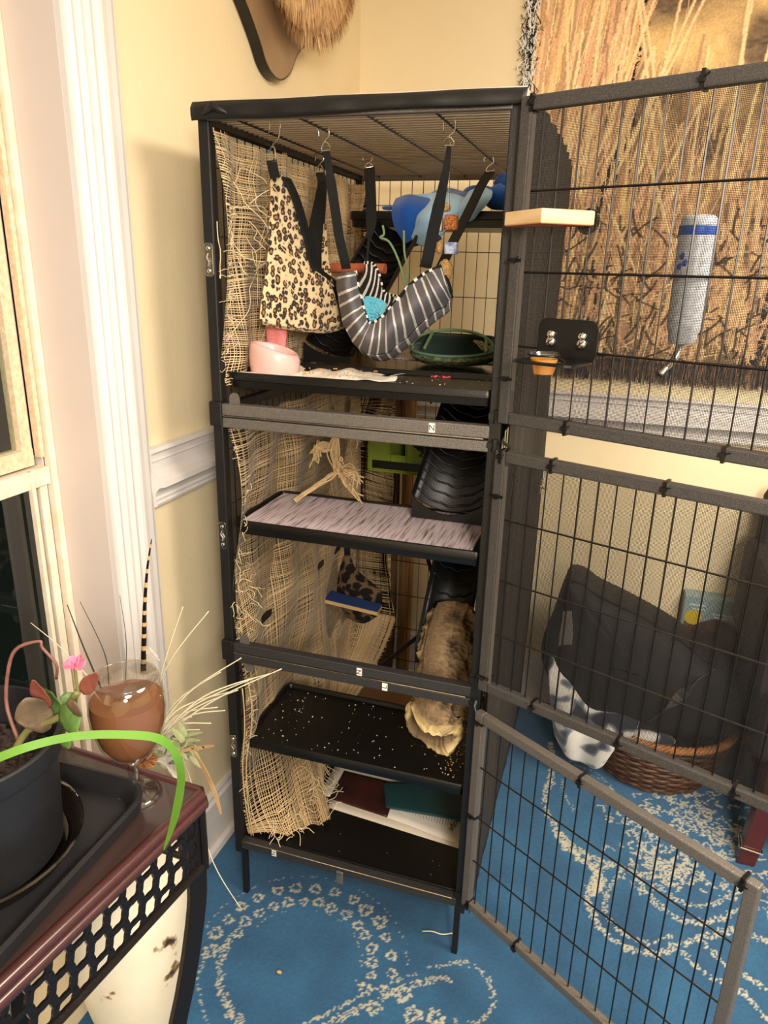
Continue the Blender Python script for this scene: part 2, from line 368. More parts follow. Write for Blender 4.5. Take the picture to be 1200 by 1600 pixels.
# ------------------------------------------------------------------ carpet floor with cream motifs
def paint_floor():
    x0, x1, y0, y1, st = -.2, 1.75, -1.15, 1.32, .004
    nx = int((x1-x0)/st)+1; ny = int((y1-y0)/st)+1
    X, Y = np.meshgrid(np.linspace(x0, x1, nx), np.linspace(y0, y1, ny))
    M = np.zeros((ny, nx)); fine = rng.random((ny, nx))
    def dab(px_, py_, r, amt, th=.5):
        i0 = int((py_-r-y0)/st); i1 = int((py_+r-y0)/st)+2; j0 = int((px_-r-x0)/st); j1 = int((px_+r-x0)/st)+2
        i0 = max(i0, 0); j0 = max(j0, 0)
        if i1 <= i0 or j1 <= j0 or i0 >= ny or j0 >= nx: return
        xx = X[i0:i1, j0:j1]; yy = Y[i0:i1, j0:j1]; d = np.hypot(xx-px_, yy-py_)
        M[i0:i1, j0:j1] = np.maximum(M[i0:i1, j0:j1], (d < r)*(fine[i0:i1, j0:j1] < th)*amt)
    def flower(px_, py_, r, ang=0):
        i0 = max(int((py_-r*1.4-y0)/st), 0); i1 = int((py_+r*1.4-y0)/st)+2; j0 = max(int((px_-r*1.4-x0)/st), 0); j1 = int((px_+r*1.4-x0)/st)+2
        xx = X[i0:i1, j0:j1]-px_; yy = Y[i0:i1, j0:j1]-py_
        a = np.arctan2(yy, xx); d = np.hypot(xx, yy); rr_ = r*(.78+.14*np.sin(3*a+ang)+.14*np.sin(7*a+ang*2.3))
        M[i0:i1, j0:j1] = np.maximum(M[i0:i1, j0:j1], (abs(d-rr_) < r*.30)*(fine[i0:i1, j0:j1] < .72)*.9)
    def stroke(pts, wd, dens=.45, amt=.85, mode='speck'):
        q = interp([Vector((a, b, 0)) for a, b in pts], 14*len(pts))
        for i in range(len(q)-1):
            L = (q[i+1]-q[i]).length; k = max(1, int(L/.004))
            for t in range(k):
                p = q[i].lerp(q[i+1], t/k); dab(p.x+random.gauss(0, wd*.3), p.y+random.gauss(0, wd*.3), wd*(.35+.45*random.random()), amt, dens)
    c = (.235, -.115)
    for k in range(17):      # the ring of small flowers, two rows
        a = math.radians(-20+k*13.5)
        flower(c[0]+.225*math.cos(a)+random.gauss(0, .003), c[1]+.205*math.sin(a)+random.gauss(0, .003), .0155*random.uniform(.75, 1.15), k)
    for k in range(15):
        a = math.radians(-12+k*13.5)
        flower(c[0]+.178*math.cos(a)+random.gauss(0, .002), c[1]+.160*math.sin(a)+random.gauss(0, .002), .0140*random.uniform(.75, 1.15), k*2)
    stroke([(c[0]+.262*math.cos(math.radians(a)), c[1]+.243*math.sin(math.radians(a))) for a in range(-10, 225, 20)], .0035, .4, .6)
    stroke([(c[0]+.15*math.cos(math.radians(a)), c[1]+.135*math.sin(math.radians(a))) for a in range(-10, 190, 20)], .003, .4, .55)
    stroke([(.045, -.12), (.06, -.20), (.11, -.27), (.19, -.32), (.3, -.35)], .013, .5)
    stroke([(.01, -.16), (.03, -.25), (.1, -.33), (.2, -.39)], .006, .45, .7)
    stroke([(.2, -.36), (.31, -.27), (.40, -.175), (.479, -.10), (.565, -.03), (.63, -.005), (.69, -.04), (.70, -.11), (.66, -.15)], .0075, .5, .75)
    stroke([(.24, -.37), (.34, -.27), (.44, -.17), (.53, -.09), (.60, -.06)], .011, .5, .85)
    for k, (a, b) in enumerate([(.50, -.13), (.535, -.17), (.585, -.16), (.55, -.215), (.60, -.235), (.57, -.28), (.63, -.30), (.52, -.25)]): flower(a, b, .019, k)
    stroke([(.63, -.15), (.68, -.24), (.70, -.36), (.66, -.5)], .006, .45, .6)
    # swirls under the open doors
    stroke([(.74, .95), (.76, .8), (.745, .67), (.775, .56), (.83, .49), (.90, .45), (.98, .435), (1.07, .43), (1.15, .47)], .013, .6)
    stroke([(.84, .93), (.80, .82), (.80, .72), (.84, .63)], .007, .5, .6)
    stroke([(.79, .52), (.85, .45), (.92, .41)], .016, .75, .95)
    for k in range(9): stroke([(.83+.02*k, .86-.035*k), (.90+.02*k, .84-.03*k), (.95+.015*k, .79-.03*k)], .004, .5, .5)
    stroke([(.95, .44), (.915, .37), (.90, .29), (.925, .22), (.98, .17), (1.06, .17), (1.13, .22), (1.2, .27), (1.27, .31), (1.36, .30)], .013, .6)
    stroke([(.985, .42), (.95, .34), (.945, .27), (.98, .215), (1.04, .20), (1.11, .24)], .009, .55, .8)
    stroke([(.93, .39), (.905, .31)], .017, .8, .95)
    stroke([(1.02, .42), (1.07, .34), (1.14, .30), (1.22, .33), (1.31, .40), (1.42, .42), (1.55, .38)], .012, .55)
    stroke([(1.06, .43), (1.12, .37), (1.2, .37), (1.3, .45), (1.42, .48), (1.55, .45)], .010, .5)
    stroke([(1.13, .20), (1.19, .15), (1.26, .13), (1.33, .05), (1.4, -.05)], .011, .55)
    stroke([(1.17, .26), (1.23, .20), (1.31, .16), (1.38, .1), (1.46, .0)], .011, .55)
    for k in range(230):     # dense floral patch near the basket and furniture leg
        a, b = random.gauss(1.20, .11), random.gauss(.66, .11)
        th = random.random()*6.3; L = random.uniform(.012, .03)
        stroke([(a, b), (a+L*math.cos(th), b+L*math.sin(th)), (a+L*math.cos(th+.7)*1.3, b+L*math.sin(th+.7)*1.3)], .0038, .8, .85)
    for k in range(90):
        a, b = random.gauss(1.10, .05), random.gauss(.47, .035)
        th = random.random()*6.3; stroke([(a, b), (a+.02*math.cos(th), b+.02*math.sin(th))], .0045, .8, .85)
    stroke([(1.02, .60), (1.04, .54), (1.03, .50)], .009, .8, .9)
    n1 = vnoise(ny, nx, 34, 1); n2 = vnoise(ny, nx, 9, 2); n3 = rng.random((ny, nx))
    blue = np.array(lin((38, 94, 132))); dk = np.array(lin((18, 62, 98))); cream = np.array(lin((196, 188, 160)))
    t = np.clip(.15+.5*n1+.35*n2, 0, 1)[..., None]
    C = dk*(1-t)+blue*t; C = C*(.86+.28*n3[..., None])
    M2 = M[..., None]*(.62+.38*rng.random((ny, nx, 1))); C = C*(1-M2)+cream*M2
    Z = -.0015+.0012*n3+M*.0015
    Z[0] = Z[-1] = 0; Z[:, 0] = Z[:, -1] = 0
    V = np.stack([X, Y, Z], -1).reshape(-1, 3); idx = np.arange(ny*nx).reshape(ny, nx)
    Fq = np.stack([idx[:-1, :-1], idx[:-1, 1:], idx[1:, 1:], idx[1:, :-1]], -1).reshape(-1, 4)
    k = len(V); E = [(-.4, -3.4, 0), (4.2, -3.4, 0), (4.2, 1.6, 0), (-.4, 1.6, 0), (x0, y0, 0), (x1, y0, 0), (x1, y1, 0), (x0, y1, 0)]
    V = np.vstack([V, E]); C = np.vstack([C.reshape(-1, 3), np.tile(blue*.8, (8, 1))])
    Fq = np.vstack([Fq, [[k, k+1, k+5, k+4], [k+1, k+2, k+6, k+5], [k+2, k+3, k+7, k+6], [k+3, k, k+4, k+7]]])
    struct(npmesh('floor', V, Fq, vcmat('blue_carpet', .95, .6, 260, sheen=.3), C))
paint_floor()
# ------------------------------------------------------------------ the cage
W, D = .608, .896
cage = thing('wire_cage', 'tall black three-tier wire pet cage with its three front doors swung open', 'cage', (W/2, D/2, 0))
def cb(mb, name, m_, **k):
    o = mb.build(name, m_, cage, **k); o.location = (-W/2, -D/2, 0); return o
# front corner posts wrapped in black cloth, rear posts plain
cb(MB().bar((.011, .011, .145), (.011, .011, 1.868), .024, .024), 'corner_post', black_cloth, bevel=.003)
cb(MB().bar((W-.011, .011, .145), (W-.011, .011, 1.868), .024, .024), 'corner_post', black_metal, bevel=.002)
for x in (.011, W-.011): cb(MB().bar((x, D-.011, .145), (x, D-.011, 1.868), .022, .022), 'corner_post', black_metal, bevel=.002)
for x in (.018, W-.018):
    for y in (.018, D-.018): cb(MB().bar((x, y, 0), (x, y, .165), .014, .014), 'leg', black_metal, bevel=.001)
# front cross bars, in pairs between the tiers
def xbar(z0, z1, m_, name='cross_bar'): return cb(MB().box((.022, -.006, z0), (W-.02, .016, z1)), name, m_, bevel=.002)
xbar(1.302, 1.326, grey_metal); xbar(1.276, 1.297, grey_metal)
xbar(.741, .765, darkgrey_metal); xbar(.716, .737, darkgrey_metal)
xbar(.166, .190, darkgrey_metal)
for z in (1.301, .740, .190): cb(MB().tube([(.024, -.0068, z), (W-.03, -.0068, z)], .0012, 5), 'edge_highlight', chrome_m)  # thin chrome lines added to stand for lit highlights on the bar edges
# tier connectors at the left
for z in (1.30, .74): cb(MB().box((-.004, -.010, z-.022), (.026, .018, z+.03)), 'corner_sleeve', black_metal, bevel=.003)
# side, rear and top rails
for z in (1.858, 1.31, .745, .178):
    cb(MB().bar((.011, .02, z), (.011, D-.02, z), .018, .020), 'side_rail', black_metal, bevel=.002)
    cb(MB().bar((W-.011, .02, z), (W-.011, D-.02, z), .018, .020), 'side_rail', black_metal, bevel=.002)
    cb(MB().bar((.02, D-.011, z), (W-.02, D-.011, z), .018, .020), 'rear_rail', grey_metal, bevel=.002)
cb(MB().box((.02, -.004, 1.855), (W-.02, .012, 1.864)), 'front_rail', grey_metal, bevel=.002)
def grid_wires(mb, o, u, v, LU, LV, su, sv, r=.0013, u0=None, v0=None, n=4):
    o = Vector(o); u = Vector(u); v = Vector(v)
    k = u0 if u0 is not None else su/2
    while k < LU: mb.tube([o+u*k, o+u*k+v*LV], r, n, False); k += su
    k = v0 if v0 is not None else sv/2
    nn = u.cross(v)*r*1.6
    while k < LV: mb.tube([o+v*k+nn, o+v*k+u*LU+nn], r*1.15, n, False); k += sv
    return mb
for (z0, z1) in ((.18, .745), (.745, 1.31), (1.31, 1.86)):
    m = MB(); grid_wires(m, (.02, D-.010, z0), (1, 0, 0), (0, 0, 1), W-.04, z1-z0, .034, .127, v0=.09); cb(m, 'rear_wire_panel', wire_m, kind='stuff')
    m = MB(); grid_wires(m, (.006, .02, z0), (0, 1, 0), (0, 0, 1), D-.04, z1-z0, .034, .127, v0=.09); cb(m, 'side_wire_panel', wire_m, kind='stuff')
    m = MB(); grid_wires(m, (W-.006, .02, z0), (0, 1, 0), (0, 0, 1), D-.04, z1-z0, .034, .127, v0=.09); cb(m, 'side_wire_panel', wire_m, kind='stuff')
topw = mat('lit_grey_wire', lin((150, 138, 122)), .45, metal=.2)  # paler than the other wires: light on the undersides put into the colour
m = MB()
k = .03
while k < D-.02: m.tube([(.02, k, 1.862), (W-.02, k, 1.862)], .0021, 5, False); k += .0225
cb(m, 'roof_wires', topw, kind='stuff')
for x in (.075, .20, .33, .455): cb(MB().tube([(x, .012, 1.8575), (x, D-.015, 1.8575)], .0026, 6), 'roof_cross_wire', wire_m)
# cloth roof cover with a sagging hem along the front and right
P = []
for i in range(40):
    u = i/39; P.append([(-.003+u*(W+.006), y, 1.886+.0015*math.sin(u*31)*math.sin(y*9)) for y in np.linspace(-.012, D+.004, 20)])
m = MB(); m.grid(P)
rcm = mat('roof_cloth', lin((96, 86, 76)), .7, n=.2, ns=14, bump=.4, bs=30)
_nt = rcm.node_tree; _tl = _nt.nodes.new('ShaderNodeBsdfTranslucent'); _tl.inputs[0].default_value = (.95, .85, .72, 1); _ad = _nt.nodes.new('ShaderNodeMixShader'); _ad.inputs[0].default_value = .85
_nt.links.new(_nt.nodes['Principled BSDF'].outputs[0], _ad.inputs[1]); _nt.links.new(_tl.outputs[0], _ad.inputs[2]); _nt.links.new(_ad.outputs[0], _nt.nodes['Material Output'].inputs[0])
roofc = cb(m, 'roof_cover', rcm, smooth=True, solid=.0)
P = []
for i in range(70):
    u = i/69; w_ = .0012*math.sin(u*19)+.0010*math.sin(u*43+1)
    P.append([(-.004+u*(W+.008), -.0135-w_, 1.852+.010*u+.0020*math.sin(u*11+1)), (-.004+u*(W+.008), -.0165-w_, 1.862), (-.004+u*(W+.008), -.0160-w_*1.5, 1.874), (-.004+u*(W+.008), -.010, 1.884+.0008*math.sin(u*17)), (-.004+u*(W+.008), .004, 1.8875)])
m = MB(); m.grid(P); cb(m, 'cover_hem', black_cloth, smooth=True, solid=.002)
# gathered corner of the cover
cb(MB().tube([(.02, -.018, 1.862), (.045, -.022, 1.876), (.06, -.018, 1.868), (.075, -.015, 1.86)], [.003, .008, .006, .002], 8), 'cover_fold', black_cloth, smooth=True)
# black fabric on the right side, with its curved sag at the top rear, and screen on the left side
P = []
for i in range(45):
    y = .0+i/44*D; row = []
    for j in range(40):
        z = .15+(1.875-.15)*j/39; f = .004*math.sin(y*55+2.*math.sin(z*2))+.003*math.sin(y*121+z)
        f *= min(1, j/12+.15)
        if j >= 36: f += .012*math.sin(math.pi*i/44)
        row.append((W+.012+f, y, z))
    P.append(row)
m = MB(); m.grid(P); cb(m, 'side_cover', mat('brown_black_fabric', lin((42, 37, 33)), .8, n=.25, ns=9, bump=.5, bs=500, stretch=(1, 1, .15)), smooth=True, solid=.0015)
left_s = MB().box((-.0012, .012, .16), (-.0004, D, 1.85))
ms2 = mesh_screen_mat('left_screen_weave', .0026, .26, lin((60, 55, 52)))
# left screen lies in the y-z plane: swap X for Y
for n_ in ms2.node_tree.nodes:
    if n_.type == 'SEPXYZ':
        for l in list(ms2.node_tree.links):
            if l.from_node == n_ and l.from_socket.name == 'X':
                to = l.to_socket; ms2.node_tree.links.remove(l); ms2.node_tree.links.new(n_.outputs['Y'], to)
cb(left_s, 'mesh_screen', ms2)
# latch plates and little hardware on the posts
for z in (1.61, 1.03, .475):
    l = cb(MB().prism([Vector((.0015+.010*a, -.0022, z+b*.030)) for a, b in ((0, -.9), (.5, -1.05), (1.5, -1.05), (1.9, -.9), (1.9, .9), (1.5, 1.05), (.5, 1.05), (0, .9))], (0, -.0022, 0)), 'latch_plate', chrome_m, bevel=.0008)
    for dz in (-.021, .021):
        r_ = MB().lathe([(.0045, 0), (.004, .0018), (.0022, .003), (.0, .0032)], n=10).build('rivet', chrome_m, l); r_.rotation_euler = (math.pi/2, 0, 0); r_.location = (.011, -.0042, z+dz)
    s_ = MB().tube([(.011, -.006, z-.012), (.014, -.008, z-.004), (.009, -.008, z+.004), (.011, -.006, z+.012)], .0016, 6).build('latch_spring', chrome_m, l)
for (x, z, dn) in ((.052, 1.326, 1), (.052, .765, 1), (.062, .716, -1)):
    cb(MB().prism([(x-.012, .0, z), (x+.012, .0, z)]+[(x+.012*math.cos(a), .0, z+dn*(.012+.012*math.sin(a))) for a in np.linspace(0, math.pi, 7)], (0, .0022, 0)), 'rounded_tab', grey_metal)
tb = cb(MB().box((.286, -.0105, .142), (.304, -.0065, .180)), 'latch_tab', grey_metal, bevel=.002)
cb(MB().tube([(.295, -.011, .174), (.295, -.0135, .174)], .0045, 10), 'tab_screw', chrome_m)
def text_mesh(name, body, size, loc, rot, m_, parent=None, ext=.0002):
    cu = bpy.data.curves.new(name, 'FONT'); cu.body = body; cu.size = size; cu.extrude = ext; cu.align_x = 'CENTER'; cu.align_y = 'CENTER'
    t = bpy.data.objects.new(name, cu); col.objects.link(t); bpy.context.view_layer.update()
    me = bpy.data.meshes.new_from_object(t.evaluated_get(bpy.context.evaluated_depsgraph_get())); me.name = name
    bpy.data.objects.remove(t); me.materials.clear(); me.materials.append(m_)
    o = bpy.data.objects.new(name, me); col.objects.link(o); o.location = loc; o.rotation_euler = rot
    if parent: o.parent = parent
    return o
label_m = mat('sticker_paper', lin((236, 232, 222)), .6); ink_m = mat('black_ink', lin((30, 28, 28)), .6)
for (x, z, ch, rz) in ((.478, 1.314, 'N', 0), (.338, .7525, 'N', 90), (.398, .727, 'L', 90), (.115, .180, 'N', 90)):
    st = cb(MB().box((x-.006, -.0078, z-.009), (x+.006, -.0062, z+.009)), 'sticker', label_m)
    text_mesh('sticker_letter', ch, .016, (x, -.0080, z), (math.pi/2, math.radians(rz)*-1, 0), ink_m, st)
# bottom pan (belongs to the cage)
def pan(x0, x1, y0, y1, z, h=.030, lip=.010, t=.003, floor_up=.0):
    """shallow tray with a rolled rim; z = top of rim"""
    mb = MB(); r = .02
    def loop(ins, zz):
        pts = []
        for (cx, cy, a0) in ((x1-r, y1-r, 0), (x0+r, y1-r, 90), (x0+r, y0+r, 180), (x1-r, y0+r, 270)):
            for k in range(5):
                a = math.radians(a0+k*22.5); rr_ = max(r-ins, .002)
                pts.append((cx+rr_*math.cos(a), cy+rr_*math.sin(a), zz))
        return pts
    loops = [loop(.006, z-h), loop(.004, z-h*.55), loop(0, z-h*.5), loop(0, z-.003), loop(.002, z), loop(lip-.002, z), loop(lip, z-.003), loop(lip+.002, z-.009)]
    n = len(loops[0])
    for l in loops: mb.v += l
    for i in range(len(loops)-1):
        for j in range(n): mb.f.append((i*n+j, i*n+(j+1) % n, (i+1)*n+(j+1) % n, (i+1)*n+j))
    mb.f.append(tuple(reversed(range(n)))); mb.f.append(tuple((len(loops)-1)*n+j for j in range(n)))
    return mb
cb(pan(.014, W-.014, .018, D-.02, .190, .022, .006), 'bottom_pan', plastic_m, smooth='auto')
cb(MB().lathe([(.012, 0), (.012, .002), (.006, .003), (.006, .006), (0, .007)], (.512, .055, .1745), 14), 'pan_screw', chrome_m, smooth=True)

# ------------------------------------------------------------------ the three doors, children of the cage, modelled in hinge coordinates
HNG = Vector((.608, -.019, 0))
def door_fn(ang):
    d = Vector((math.cos(ang), math.sin(ang), 0)); nrm = Vector((math.sin(ang), -math.cos(ang), 0))   # nrm points to the inner face / camera
    return lambda s, z, n=0.: HNG+d*s+nrm*n+Vector((0, 0, z))
def make_door(ang, z0, z1, L, hz, w0, screen, mf, bw=.022):
    # door local: x along door, -y toward the camera, z up
    mb = MB()
    mb.box((0, -.009, z0), (bw, .009, z1)); mb.box((L-bw, -.009, z0), (L, .009, z1))
    mb.box((bw, -.009, z1-bw), (L-bw, .009, z1)); mb.box((bw, -.009, z0), (L-bw, .009, z0+bw))
    f = mb.build('door', mf, cage, bevel=.003); f.location = (HNG.x-W/2, HNG.y-D/2, 0); f.rotation_euler = (0, 0, ang)
    g = MB(); k = w0
    while k < L-bw: g.tube([(k, 0, z0+bw*.5), (k, 0, z1-bw*.5)], .0016, 5, False); k += .0325
    for z in hz: g.tube([(bw*.5, -.003, z), (L-bw*.5, -.003, z)], .0018, 5, False)
    g.build('door_wires', wire_m, f, kind='stuff')
    if screen:
        s = MB().box((.004, .0100, z0+.004), (L-.004, .0104, z1-.004)).build('mesh_screen', screen_m, f)
    return f
mesh_frame_m = ramp_mat('mesh_wrapped_frame', t_voronoi(700), [(0, lin((28, 26, 25))), (1, lin((84, 79, 75)))], .5, bump=.4, bs=900)
A1, A2, A3 = -.40, -.38, -.57
D1 = door_fn(A1); D2 = door_fn(A2); D3 = door_fn(A3)
d1 = make_door(A1, 1.338, 1.868, .590, (1.728, 1.601, 1.478), .040, True, mesh_frame_m)
d2 = make_door(A2, .777, 1.288, .590, (1.155, 1.030, .912), .040, True, mesh_frame_m)
d3 = make_door(A3, .203, .724, .590, (.592, .462, .342), .034, False, grey_metal)
def tie(dr_, s, z, vertical):
    mb = MB()
    if vertical: mb.box((s-.0025, -.0115, z-.013), (s+.0025, .0115, z+.013))
    else: mb.box((s-.013, -.0115, z-.0025), (s+.013, .0115, z+.0025))
    mb.box((s-.004, -.016, z-.004), (s+.004, -.010, z+.004)); mb.bar((s, -.014, z), (s+.012, -.018, z+.006), .002, .002)
    mb.build('cable_tie', plastic_m, dr_)
for s, z, v in ((.02, 1.857, 1), (.285, 1.857, 1), (.53, 1.857, 1), (.135, 1.349, 1), (.395, 1.349, 1), (.011, 1.42, 0), (.011, 1.62, 0)): tie(d1, s, z, v)
for s, z, v in ((.012, 1.277, 1), (.115, 1.277, 1), (.315, 1.277, 1), (.5, 1.277, 1), (.125, .788, 1), (.30, .788, 1), (.50, .788, 1), (.011, 1.2, 0), (.011, .81, 0)): tie(d2, s, z, v)
for s, z, v in ((.265, .713, 1), (.565, .713, 1), (.011, .46, 0), (.16, .214, 1), (.02, .214, 1), (.011, .70, 0)): tie(d3, s, z, v)
# bright hinge-side strip and hanger wires of the upper doors
for dr_, za, zb in ((d1, 1.40, 1.84), (d2, .80, 1.26)):
    MB().box((.0225, -.0085, za), (.030, -.0075, zb)).build('edge_strip', mat('pale_edge_strip', lin((100, 94, 89)), .4, metal=.4), dr_)
for z in (1.345, 1.29, .783, .728, .203):
    hb = MB().tube([(.600, -.004, z-.012), (.600, -.004, z+.012)], .006, 10); hb.box((.585, -.006, z-.006), (.603, .004, z+.006)); cb(hb, 'hinge', black_metal)
cb(MB().tube([(.612, -.03, 1.302), (.62, -.045, 1.308), (.635, -.05, 1.30), (.628, -.036, 1.29)], .003, 6), 'hook_clip', black_metal)
MB().tube([(.012, -.02, .760), (.010, -.022, .745), (.012, -.02, .735)], .0018, 5).build('wire_hook', chrome_m, d3)
nutd = MB().tube([(.098, -.002, 1.235), (.098, -.006, 1.235)], .004, 8); nutd.bar((.098, -.008, 1.223), (.098, -.008, 1.25), .002, .002); nutd.bar((.09, -.008, 1.236), (.108, -.008, 1.234), .002, .002)
nutd.build('wing_nut', chrome_m, d2)

# ------------------------------------------------------------------ shelves, decks, ramps
tray_m = plastic_m
def tray(x0, x1, y0, y1, z, label, grp=None, h=.032):
    o = pan(x0, x1, y0, y1, z, h).build('shelf_tray', tray_m, smooth='auto', bevel=0)
    tag(o, label, 'tray', grp); return o
tray(.020, .592, .022, .235, 1.389, 'black plastic tray holding the paper sheet and pink bowl, front of top tier')
tray(.020, .592, .022, .275, 1.060, 'black plastic tray lined with a pink streaked sheet in the middle tier')
tray(.022, .592, .022, .290, .490, 'black plastic tray with debris under the cork bark tube')
# rear deck of the top tier with a ramp hole
deck = thing('rear_deck', 'glossy black plastic deck filling the rear of the top tier', 'deck', (.3, .58, 1.345))
gloss = mat('glossy_black_plastic', lin((15, 14, 14)), .18, bump=.05, bs=30)
m = MB(); x0, x1, y0, y1 = .022, .590, .240, .880
cx, cy, rx, ry = .490, .300, .085, .042
ell = [(cx+rx*math.cos(a), cy+ry*math.sin(a)) for a in np.linspace(0, 2*math.pi, 33)[:-1]]
def onrect(a):
    c_, s_ = math.cos(a), math.sin(a); t_ = min((x1-cx)/c_ if c_ > 1e-6 else 9, (x0-cx)/c_ if c_ < -1e-6 else 9, (y1-cy)/s_ if s_ > 1e-6 else 9, (y0-cy)/s_ if s_ < -1e-6 else 9)
    return (cx+c_*t_, cy+s_*t_)
angs = sorted(list(np.linspace(0, 2*math.pi, 33)[:-1])+[math.atan2(b-cy, a-cx) % (2*math.pi) for a in (x0, x1) for b in (y0, y1)])
outer = [onrect(a) for a in angs]; inner = [(cx+rx*math.cos(a), cy+ry*math.sin(a)) for a in angs]
n = len(angs)
for zz in (1.372, 1.364): m.v += [(a, b, zz) for a, b in outer]+[(a, b, zz) for a, b in inner]
for j in range(n):
    k = (j+1) % n
    m.f += [(j, k, n+k, n+j), (2*n+k, 2*n+j, 3*n+j, 3*n+k), (n+j, n+k, 3*n+k, 3*n+j), (k, j, 2*n+j, 2*n+k)]
o = m.build('deck_board', gloss, deck)
o2 = MB().tube([(cx+(rx+.004)*math.cos(a), cy+(ry+.004)*math.sin(a), 1.373) for a in np.linspace(0, 2*math.pi, 33)], .003, 6).build('hole_rim', gloss, deck, smooth=True)
o3 = MB().box((.022, .238, 1.364), (.590, .246, 1.386)).build('deck_edge', gloss, deck, bevel=.001)
rest(deck, (.3, .58, 1.345))
lin_m = ramp_mat('pink_streaked_sheet', t_noise(60, 6), [(.34, lin((112, 90, 98))), (.47, lin((204, 184, 188))), (.7, lin((224, 208, 208)))], .7, scale=(5., .22, 1))
o = MB().box((.20, .56, 1.3725), (.575, .87, 1.3745)).build('liner_sheet', lin_m); tag(o, 'pink streaked sheet lying at the back of the top deck under the green pouch', 'liner')
o = MB().box((.036, .034, 1.051), (.562, .266, 1.0555)).build('liner_sheet', lin_m); tag(o, 'pink streaked sheet with pale front edge lying on the middle tray', 'liner')
MB().box((.036, .0325, 1.051), (.562, .034, 1.056)).build('cut_edge', mat('pale_card_edge', lin((222, 212, 178)), .7), o)
# upper rear shelf
o = pan(.070, .590, .625, .875, 1.747, .040).build('upper_shelf', tray_m, smooth='auto'); tag(o, 'black plastic shelf near the roof carrying the blue fleece', 'shelf')
def ramp(p0, p1, w, label, nr=14, depth=.26, endplate=True):
    """half-pipe plastic ramp from low centre p0 to high centre p1, width along x"""
    p0 = Vector(p0); p1 = Vector(p1); d = (p1-p0); L = d.length; d.normalize()
    x = Vector((1, 0, 0)); x = (x-d*x.dot(d)).normalized(); up = x.cross(d)
    if up.z < 0: up = -up
    root = thing('plastic_ramp', label, 'ramp')
    P = []
    K = 14
    for i in range(2):
        c = p0 if i == 0 else p1
        P.append([c+x*(-w/2+w*k/K)-up*(w*depth*math.sin(math.pi*k/K)**.8)+up*w*depth*.6 for k in range(K+1)])
    m1 = MB(); m1.grid(P); m1.build('chute', ramp_m, root, smooth=True, solid=.003)
    for sgn in (-1, 1):
        MB().bar(p0+x*sgn*w*.5+up*w*depth*.6, p1+x*sgn*w*.5+up*w*depth*.6, .008, .010, up).build('side_rail', ramp_m, root, bevel=.001)
    for r_ in range(nr):
        t = .05+r_/nr*.93; c = p0.lerp(p1, t)
        pts = [c+x*(-w/2+w*k/K)*.96-up*(w*depth*math.sin(math.pi*k/K)**.8-.0035)+up*w*depth*.6+d*(.003*math.sin(k*1.6)-.010*math.sin(math.pi*k/K)) for k in range(K+1)]
        MB().tube(pts, .0028, 5).build('rib', ramp_m, root, smooth=True)
    if endplate:
        arc = [p0+x*(-w/2+w*k/K)-up*(w*depth*math.sin(math.pi*k/K)**.8)+up*w*depth*.6 for k in range(K+1)]
        zb = min(p.z for p in arc)-.014
        poly = arc+[Vector((arc[-1].x, arc[-1].y, zb)), Vector((arc[0].x, arc[0].y, zb))]
        y_ = min(p.y for p in arc)-.002
        poly = [Vector((p.x, y_, p.z)) for p in poly]
        MB().prism(poly, (0, -.004, 0)).build('end_plate', ramp_m, root)
    rest(root, p0); return root
ramp((.475, .215, 1.087), (.475, .60, 1.335), .168, 'black ribbed plastic ramp standing on the pink-lined middle tray')
ramp((.110, .40, 1.400), (.215, .625, 1.70), .13, 'black ribbed plastic ramp leaning from top deck to the high shelf', depth=.22)
ramp((.455, .30, .655), (.455, .60, .985), .125, 'black ribbed plastic ramp above the cork bark tube', nr=11)

